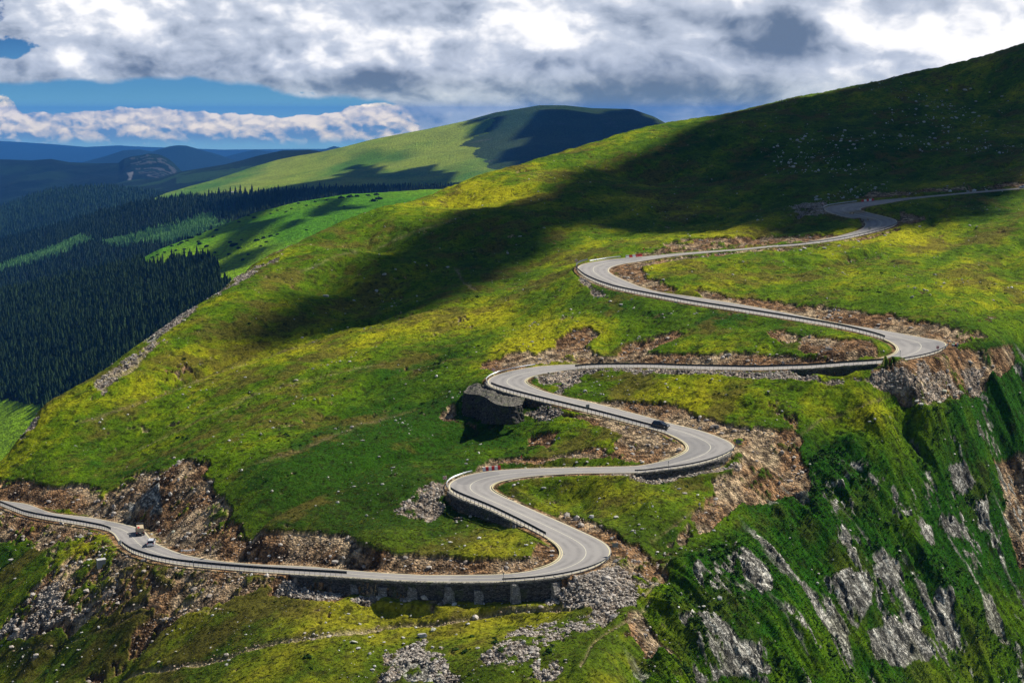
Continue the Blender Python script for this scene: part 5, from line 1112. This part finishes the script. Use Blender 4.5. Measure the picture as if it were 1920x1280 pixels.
def on_road(px, py):
    """point of the pavement seen at a pixel, and the road's heading there"""
    m = (pA+pB)/2; best = None
    for i in range(NS):
        for f in np.linspace(.05, .95, 19):
            x = pA[i, 0]*(1-f)+pB[i, 0]*f; y = pA[i, 1]*(1-f)+pB[i, 1]*f; d = (x-px)**2+(y-py)**2
            if best is None or d < best[0]: best = (d, i, f)
    _, i, f = best; t = (EA[min(i+3, NS-1)]+EB[min(i+3, NS-1)]-EA[max(i-3, 0)]-EB[max(i-3, 0)])/2
    return EA[i]*(1-f)+EB[i]*f+np.array([0, 0, .06]), math.atan2(t[1], t[0]), math.atan2(t[2], np.linalg.norm(t[:2]))
p_, h_, g_ = on_road(1240, 802); make_car(p_, h_+math.pi+.12, 'black estate car driving down the road in the middle of the picture', car_paint('black_car_paint', (.010, .013, .018)), 4.6, 1.86, 1.64)
p_, h_, g_ = on_road(284, 1022); make_car(p_, RAD(99), 'white car following the tan truck on the lower left road', car_paint('white_car_paint', (.78, .79, .82)), 4.3, 1.80, 1.56)
p_, h_, g_ = on_road(1918, 353); make_car(p_+[0, 0, 0], h_+math.pi, 'silver car cut off by the right edge on the topmost straight', car_paint('silver_car_paint', (.42, .46, .52)), 4.4, 1.82, 1.55)
def truck():
    p, hd, g = on_road(262, 1000); root = empty('truck', p, RAD(106), 'tan high sided truck with a small red load on top ahead of the white car', 'truck')
    tan = simple('tan_canvas', (.52, .42, .27), .8, vary=.12, scale=1); 
    MB().box(-2.2, 1.2, -.92, .92, .90, 1.98, .06, .10).obj('cargo_box', tan, root, bev=.05); MB().box(1.3, 2.7, -1.0, 1.0, .55, 2.15, .18, .10).obj('cab', M_TRIM, root, bev=.05)
    MB().box(1.9, 2.72, -.9, .9, 1.35, 1.95, .12, .04).obj('windows', M_GLASS, root); MB().box(-2.6, 2.6, -.75, .75, .55, .95).obj('chassis', M_TRIM, root)
    MB().box(-2.0, -1.0, .1, .7, 1.99, 2.15, .12, .12).obj('roof_load', M_RED, root); MB().box(-2.68, -2.6, -.95, .95, .62, .86).obj('rear_bumper', M_TRIM, root)
    for sy in (-1, 1):
        for x in (-1.7, 1.9): wh = MB().cyl((x, sy*.9-.15, .46), .46, .30, 'y', 20).obj('wheel', M_TYRE, root); MB().cyl((x, sy*1.06-.01, .46), .24, .02, 'y', 12).obj('rim', M_RIM, wh)
        MB().box(-2.70, -2.62, sy*.85-.13, sy*.85+.13, .9, 1.05).obj('tail_light', M_LAMPR, root)
    MB().box(-2.66, -2.61, -.22, .22, .88, 1.0).obj('number_plate', M_PLATE, root)
truck()
def motorcycle():
    p, rz = road_point('A', 1779, 642, 2.4); z = height(p[0], p[1]); root = empty('motorcycle', (p[0], p[1], z-.02), .5, 'red and white motorcycle parked behind the barrier at the hairpin tip', 'motorcycle')
    for x in (-.72, .72): wh = MB().cyl((x, -.07, .33), .33, .14, 'y', 20).obj('wheel', M_TYRE, root); MB().cyl((x, -.085, .33), .20, .17, 'y', 12).obj('rim', M_RIM, wh)
    MB().box(-.45, .40, -.18, .18, .30, .78, .08, .03).obj('engine', M_TRIM, root, bev=.04); MB().loft([[(-.25, -.16, .78), (-.25, .16, .78), (-.25, .12, .92), (-.25, -.12, .92)], [(.15, -.2, .78), (.15, .2, .78), (.12, .16, 1.06), (.12, -.16, 1.06)], [(.42, -.14, .84), (.42, .14, .84), (.40, .10, 1.0), (.40, -.10, 1.0)]]).obj('fuel_tank', M_RED, root, smooth=True)
    MB().box(-.95, -.20, -.17, .17, .80, .92, .05, .03).obj('seat', M_TRIM, root, bev=.03); MB().box(.45, .85, -.25, .25, .62, 1.32, .16, .08).obj('fairing', M_WHITE, root, bev=.04); MB().box(-1.15, -.75, -.42, .42, .62, 1.10, .02, .02).obj('pannier', M_WHITE, root, bev=.04)
    MB().cyl((.42, -.42, 1.08), .025, .84, 'y', 8).obj('handlebar', M_TRIM, root); MB().cyl((.86, 0, .92), .10, .05, 'x', 12).obj('headlight', M_LAMPW, root)
    for sy in (-1, 1): MB().loft([[(.40+dx, sy*.10+dy, 1.05) for dx, dy in ((-.03, -.03), (.03, -.03), (.03, .03), (-.03, .03))], [(.72+dx, sy*.10+dy, .33) for dx, dy in ((-.03, -.03), (.03, -.03), (.03, .03), (-.03, .03))]]).obj('fork_leg', M_STEEL, root)
motorcycle()
def stump_end():
    p, rz = road_point('B', 348, 1041, 1.6); root = empty('crash_barrier', p, rz+1.9, 'short loose piece of pale barrier by the inner road edge right of the white car', 'crash barrier'); 
    MB().loft([[(x, .35*(x/1.6)**2+o, z-.1*(x+1.6)/3.2) for o, z in ((0, .35), (-.07, .42), (-.07, .50), (0, .56), (-.07, .62), (-.07, .70), (0, .76), (.03, .76), (.03, .35))] for x in np.linspace(-1.6, 1.6, 9)]).obj('rail', M_WHITE, root)
    for x in (-1.1, 1.1): MB().box(x-.06, x+.06, .05, .17, -.4, .7).obj('post', M_BRN, root)
stump_end()
def hut():
    p = snap(VC, 427, 362); root = empty('mountain_hut', p, .1, 'tiny white roofed hut beside the forest on the pale meadow', 'hut'); s = 1.0
    MB().box(-7, 7, -4, 4, -3, 3.4).obj('wall', simple('white_render', (.72, .72, .70), .8), root); MB().add([(-8, -5, 3.3), (8, -5, 3.3), (8, 5, 3.3), (-8, 5, 3.3), (-8, 0, 7), (8, 0, 7)], [(0, 1, 5, 4), (2, 3, 4, 5), (0, 4, 3), (1, 2, 5), (3, 2, 1, 0)]).obj('roof', simple('pale_metal_roof', (.80, .80, .82), .35, .1, .5), root)
    MB().box(-3, -1.6, -4.12, -4.02, -2.8, 1.2).obj('door', M_TRIM, root)
    for x in (-5.5, 1, 4): MB().box(x, x+1.6, -4.12, -4.02, .4, 2.2).obj('window', M_GLASS, root)
    q = snap(VC, 437, 362); r2 = empty('shed', q, -.2, 'small white shed just right of the tiny hut', 'shed'); MB().box(-4, 4, -3, 3, -2, 2.2).obj('wall', simple('white_boards', (.7, .7, .7), .8), r2); MB().add([(-5, -4, 2.1), (5, -4, 2.1), (5, 4, 2.1), (-5, 4, 2.1), (-5, 0, 4.6), (5, 0, 4.6)], [(0, 1, 5, 4), (2, 3, 4, 5), (0, 4, 3), (1, 2, 5), (3, 2, 1, 0)]).obj('roof', simple('white_roof', (.8, .8, .8), .4), r2)
hut()
def culvert():
    p = hit(190, 1058); z = height(p[0], p[1]); root = empty('concrete_block', (p[0], p[1], z), .5, 'square grey concrete culvert block on the scree below the left road', 'concrete block'); MB().box(-.95, .95, -.7, .7, -1.0, 1.1, .02, .02).obj('block', simple('old_concrete', (.40, .39, .36), .9, vary=.2, scale=2), root, bev=.04); MB().box(-1.05, 1.05, -.8, .8, 1.1, 1.25).obj('cap', simple('concrete_cap', (.5, .49, .45), .9, vary=.2, scale=2), root, bev=.03)
culvert()

# ------------------------------------------------------------------ boulders, loose stones, tufts and low bushes
import bmesh
def rock_proto(seed, sub=2, cuts=9, flat=.7):
    bm = bmesh.new(); bmesh.ops.create_icosphere(bm, subdivisions=sub, radius=1.0); V = np.array([v.co[:] for v in bm.verts]); Fc = np.array([[v.index for v in f.verts] for f in bm.faces]); bm.free(); r = np.random.default_rng(seed)
    for _ in range(cuts):
        d = r.normal(size=3); d /= np.linalg.norm(d); h = .42+.35*r.random(); q = V@d; V = V-np.outer(np.maximum(q-h, 0), d)
    V = V*np.array([1, .62+.4*r.random(), flat*(.6+.5*r.random())])+r.normal(size=V.shape)*.015; V[:, 2] -= V[:, 2].min()*.0; return V, Fc
def rock_mat(name):
    mt, k, b = new_mat(name); at = k.n.new('ShaderNodeAttribute'); at.attribute_name = 'col'; tc = k.n.new('ShaderNodeTexCoord'); n = k.noise(tc.outputs['Object'], 2.5, 5, .65)
    cc = k.n.new('ShaderNodeCombineColor'); f = k.mr(n, .3, .7, .72, 1.2); [k.l.new(f, cc.inputs[i]) for i in range(3)]; k.l.new(k.mix(1.0, at.outputs['Color'], cc.outputs[0], 'MULTIPLY'), b.inputs['Base Color']); b.inputs['Roughness'].default_value = .95; b.inputs['Specular IOR Level'].default_value = .1
    bp = k.n.new('ShaderNodeBump'); bp.inputs['Distance'].default_value = .12; k.l.new(n, bp.inputs['Height']); k.l.new(bp.outputs[0], b.inputs['Normal']); return mt
M_ROCK = rock_mat('loose_rock')
RP = [rock_proto(i) for i in range(8)]; RPM = []
for i, (V_, F_) in enumerate(RP): 
    c_ = [(.55, .52, .45), (.48, .46, .42), (.60, .57, .52), (.50, .50, .38)][i % 4]; RPM.append(np_mesh('boulder', V_, F_, False, {'col': np.tile([*c_, 1], (len(V_), 1))}))
SITES = {  # pixel x, y, width in photo pixels
 'on the grass below the long buttressed wall': [(665,1200,14),(671,1213,12),(674,1167,9),(693,1191,8),(658,1201,7),(720,1201,7),(770,1153,8),(878,1168,10),(812,1178,14),(792,1190,22),(775,1206,12),(755,1193,11)],
 'on the rocky knoll at the bottom centre': [(774,1216,13),(757,1205,9),(811,1212,11),(790,1205,8),(856,1188,7),(753,1238,9),(762,1265,14),(820,1240,13),(824,1262,15),(775,1275,16),(735,1238,10),(817,1276,10)],
 'on the stony ground below the lowest right hairpin': [(996,1225,14),(1030,1200,7),(1092,1120,9),(1128,1122,7),(1180,1132,7),(1000,1175,7),(1010,1240,9),(960,1258,8),(1060,1235,8),(1215,1135,8),(1200,1150,6),(920,1232,8)],
 'on the flat green inside the lower left hairpin': [(963,908,8),(972,903,7),(962,929,8),(1110,966,14),(1156,967,12),(1204,989,7),(1012,968,5),(1058,1038,9),(1035,1040,10),(1080,984,5),(1187,967,4),(1228,1003,5)],
 'on the flat green above the black car': [(1248,718,6),(1252,725,6),(1361,739,7),(1440,732,6),(1467,770,8),(1457,787,5),(1433,810,6),(1448,811,8),(1434,788,4),(1398,803,4),(1350,712,5),(1180,738,5)],
 'on the flat green inside the middle left hairpin': [(1096,732,10),(1006,706,9),(1030,697,7),(1055,720,7),(1064,709,6),(1119,714,5),(1160,718,5),(1177,730,4),(1080,706,6),(1020,720,6),(1043,735,6),(1140,705,5)],
 'in the bare patch of the high meadow at the right': [(1753,513,8),(1770,530,11),(1765,537,6),(1755,531,6),(1738,544,7),(1732,541,9),(1715,539,7),(1709,556,9),(1744,552,5),(1703,536,5),(1764,537,5),(1862,563,6)],
 'high on the dark mountainside': [(1524,293,9),(1483,297,8),(1460,295,6),(1485,312,12),(1562,330,4),(1640,212,7),(1810,168,10),(1820,165,7),(1855,172,6),(1878,180,8),(1830,190,7),(1700,235,6)],
 'in the shade of the middle mountainside': [(840,499,9),(800,499,6),(720,513,11),(706,546,9),(683,521,5),(610,553,13),(952,474,10),(975,442,8),(778,490,5),(742,505,6),(1020,426,6),(664,562,8)],
 'on the sunlit slope left of the stone bastion': [(848,744,7),(746,685,6),(622,508,4),(655,675,7),(638,677,6),(710,856,7),(590,749,7),(507,788,6),(566,632,7),(552,598,5),(560,455,4),(480,596,6)],
 'among the pale rubble below the motorcycle': [(1820,680,13),(1822,700,10),(1838,672,9),(1780,722,12),(1770,733,14),(1790,742,10),(1760,750,15),(1718,750,14),(1728,757,11),(1845,690,9),(1800,733,11),(1740,735,9)],
 'on the steep green flank at the right': [(1594,992,6),(1707,953,8),(1700,965,7),(1687,1031,7),(1645,1075,9),(1600,1077,9),(1770,823,7),(1836,798,7),(1837,816,8),(1790,850,8),(1480,1008,6),(1652,1108,8)],
 'beside the road below the red and white blocks': [(990,893,6),(1081,867,10),(1101,865,8),(1058,870,7),(1140,868,6),(985,876,7),(1003,878,6),(1080,876,9),(1105,878,5),(1160,866,5),(1120,842,8),(1180,835,5)],
 'on the scree below the left road': [(22,1046,14),(28,1082,8),(170,1010,7),(265,1106,9),(312,1095,8),(215,1048,6),(125,1060,7),(405,1140,7),(313,1187,8),(330,1220,6),(372,1142,8),(140,1150,8)],
 'below the topmost right bend': [(1545,464,10),(1508,464,9),(1500,467,8),(1573,459,9),(1610,452,7),(1553,458,5),(1467,468,6),(1724,424,8),(1698,517,5),(1600,462,5),(1818,421,7),(1832,424,6)],
 'on the ground between the upper straight and the long barrier': [(1244,523,8),(1223,501,7),(1188,575,8),(1290,608,6),(1245,595,5),(1185,560,7),(1122,556,7),(1145,563,8),(1165,570,9),(1540,620,5),(1502,618,6),(1443,665,7)],
 'in the rock at the foot of the left slope': [(285,1000,8),(300,995,9),(402,980,6),(325,996,10),(495,1035,9),(505,1040,10),(480,1045,9),(620,1017,6),(845,1050,8),(870,1063,8),(700,1050,5),(760,1060,6)],
}
rb = random.Random(9)
for site, L in SITES.items():
    for i, (x, y, w) in enumerate(sorted(L)):
        p = hit(x, y+w*.15); z = height(p[0], p[1]); s = .5*w*p[1]/F*1.08; k = rb.randrange(8)
        place('boulder', RPM[k], (p[0], p[1], z+s*.12), (s, s*rb.uniform(.8, 1.1), s*rb.uniform(.7, 1.15)), rb.uniform(0, 6.28), '%s boulder from the left %s' % (ORD[i], site), 'boulder', 'boulders '+site, M_ROCK, (rb.uniform(-.3, .3), rb.uniform(-.3, .3)))

def pick(weight, n, seed):
    r = np.random.default_rng(seed); W = (weight[:-1, :-1]).astype(np.float64).ravel(); c = np.cumsum(W); k = np.searchsorted(c, r.random(n)*c[-1]); i, j = np.divmod(k, NC-1); a, b = r.random(n), r.random(n)
    P = np.stack([g[i, j]*(1-a)*(1-b)+g[i+1, j]*a*(1-b)+g[i, j+1]*(1-a)*b+g[i+1, j+1]*a*b for g in (GX, GY, GZ)], 1); return P, i, j, r
def small_rock(seed):
    V, Fc = rock_proto(seed, 1, 6, .8); return V, Fc
SR = [small_rock(30+i) for i in range(6)]
off = sm(1.0, 2.0, DR)
def stones(name, weight, n, s0, s1, c0, c1, seed, label, pw=4.0):
    P, i, j, r = pick(weight*off, n, seed); s = s0+(s1-s0)*r.random(n)**pw; t = r.random(n)[:, None]; cols = np.array(c0)*(1-t)+np.array(c1)*t; P[:, 2] += s*.15
    sc3 = np.stack([s*(.8+.6*r.random(n)), s*(.7+.5*r.random(n)), s*(.6+.6*r.random(n))], 1)
    return tagobj(merge(name, SR, P, sc3, r.random(n)*6.28, cols, M_ROCK), label, 'stones', kind='stuff')
clus = sm(-.1, .2, fbm(GX/6, GY/6, 4, 7))
stones('scree', np.clip(GR, 0, 1)*(.4+clus), 60000, .08, .50, (.22, .185, .15), (.66, .59, .49), 1, 'grey broken stones lying on the rubble slopes and scree')
stones('bank_stones', np.clip(BARE-GR, 0, 1)*(.3+clus), 30000, .08, .38, (.30, .20, .12), (.58, .46, .34), 2, 'tan and grey stones littering the bare banks by the road')
stones('meadow_stones', GRASS*sm(.05, .3, fbm(GX/14, GY/14, 5, 11)+.12)*(GY < 1100), 5200, .12, .62, (.42, .40, .34), (.70, .68, .60), 3, 'small pale stones strewn over the grass', 5.0)
stones('summit_stones', GRASS*sm(.0, .1, fbm(GX/60, GY/60, 4, 2)-.02)*(GY > 700)*(GX > 150), 1500, .4, 1.6, (.40, .40, .38), (.62, .62, .60), 4, 'pale stones in the high dark turf', 4.0)
stones('bank_boulders', np.clip(BARE, 0, 1)*(.15+sm(.05, .3, fbm(GX/10, GY/10, 4, 1)))*(GY < 600), 1500, .3, 1.0, (.36, .30, .24), (.62, .56, .48), 8, 'larger blocks lying among the rubble of the banks', 3.0)
M_TUFT = foliage_mat('turf_tufts')
def tuft(seed, n=9):
    r = np.random.default_rng(seed); V = []; Fc = []
    for i in range(n):
        a = r.random()*6.28; q = r.random()**.5*.8; c = np.array([q*math.cos(a), q*math.sin(a), 0]); d = np.array([math.cos(a)*.5, math.sin(a)*.5, .55+.5*r.random()]); t = np.array([-math.sin(a+r.random()), math.cos(a), 0])*(.22+.2*r.random()); b = len(V)
        V += [c-t, c+t, c+d*.8]; Fc.append((b, b+1, b+2))
    return np.array(V), np.array(Fc)
TP_ = [tuft(i) for i in range(6)]
def tufts(name, weight, n, s0, s1, c0, c1, seed, label, protos, cat='grass'):
    P, i, j, r = pick(weight*off, n, seed); s = s0+(s1-s0)*r.random(n)**2; t = r.random(n)[:, None]; cols = np.array(c0)*(1-t)+np.array(c1)*t; P[:, 2] -= s*.05
    sc3 = np.stack([s*1.1, s, s*.75], 1); return tagobj(merge(name, protos, P, sc3, r.random(n)*6.28, cols, M_TUFT), label, cat, kind='stuff')
tufts('grass_tufts', GRASS*(GY < 520)*(1-FLANK), 70000, .12, .36, (.045, .070, .005), (.20, .20, .012), 5, 'short rough grass tufts covering the slopes', TP_)
tufts('flank_grass', GRASS*FLANK, 60000, .15, .42, (.024, .090, .004), (.075, .170, .008), 6, 'lush green grass and herbs on the steep flank', TP_)
bush_w = GRASS*(FLANK*sm(0, .18, fbm(GX/9, GY/9, 4, 3))+.10*sm(.12, .25, fbm(GX/12, GY/12, 4, 9))*(GY < 520))
tufts('low_bushes', bush_w, 3000, .3, 1.0, (.010, .036, .005), (.035, .080, .008), 7, 'dark low bushes and bilberry clumps on the steep slopes', [clump(50+i, 22, .5) for i in range(5)], 'bushes')
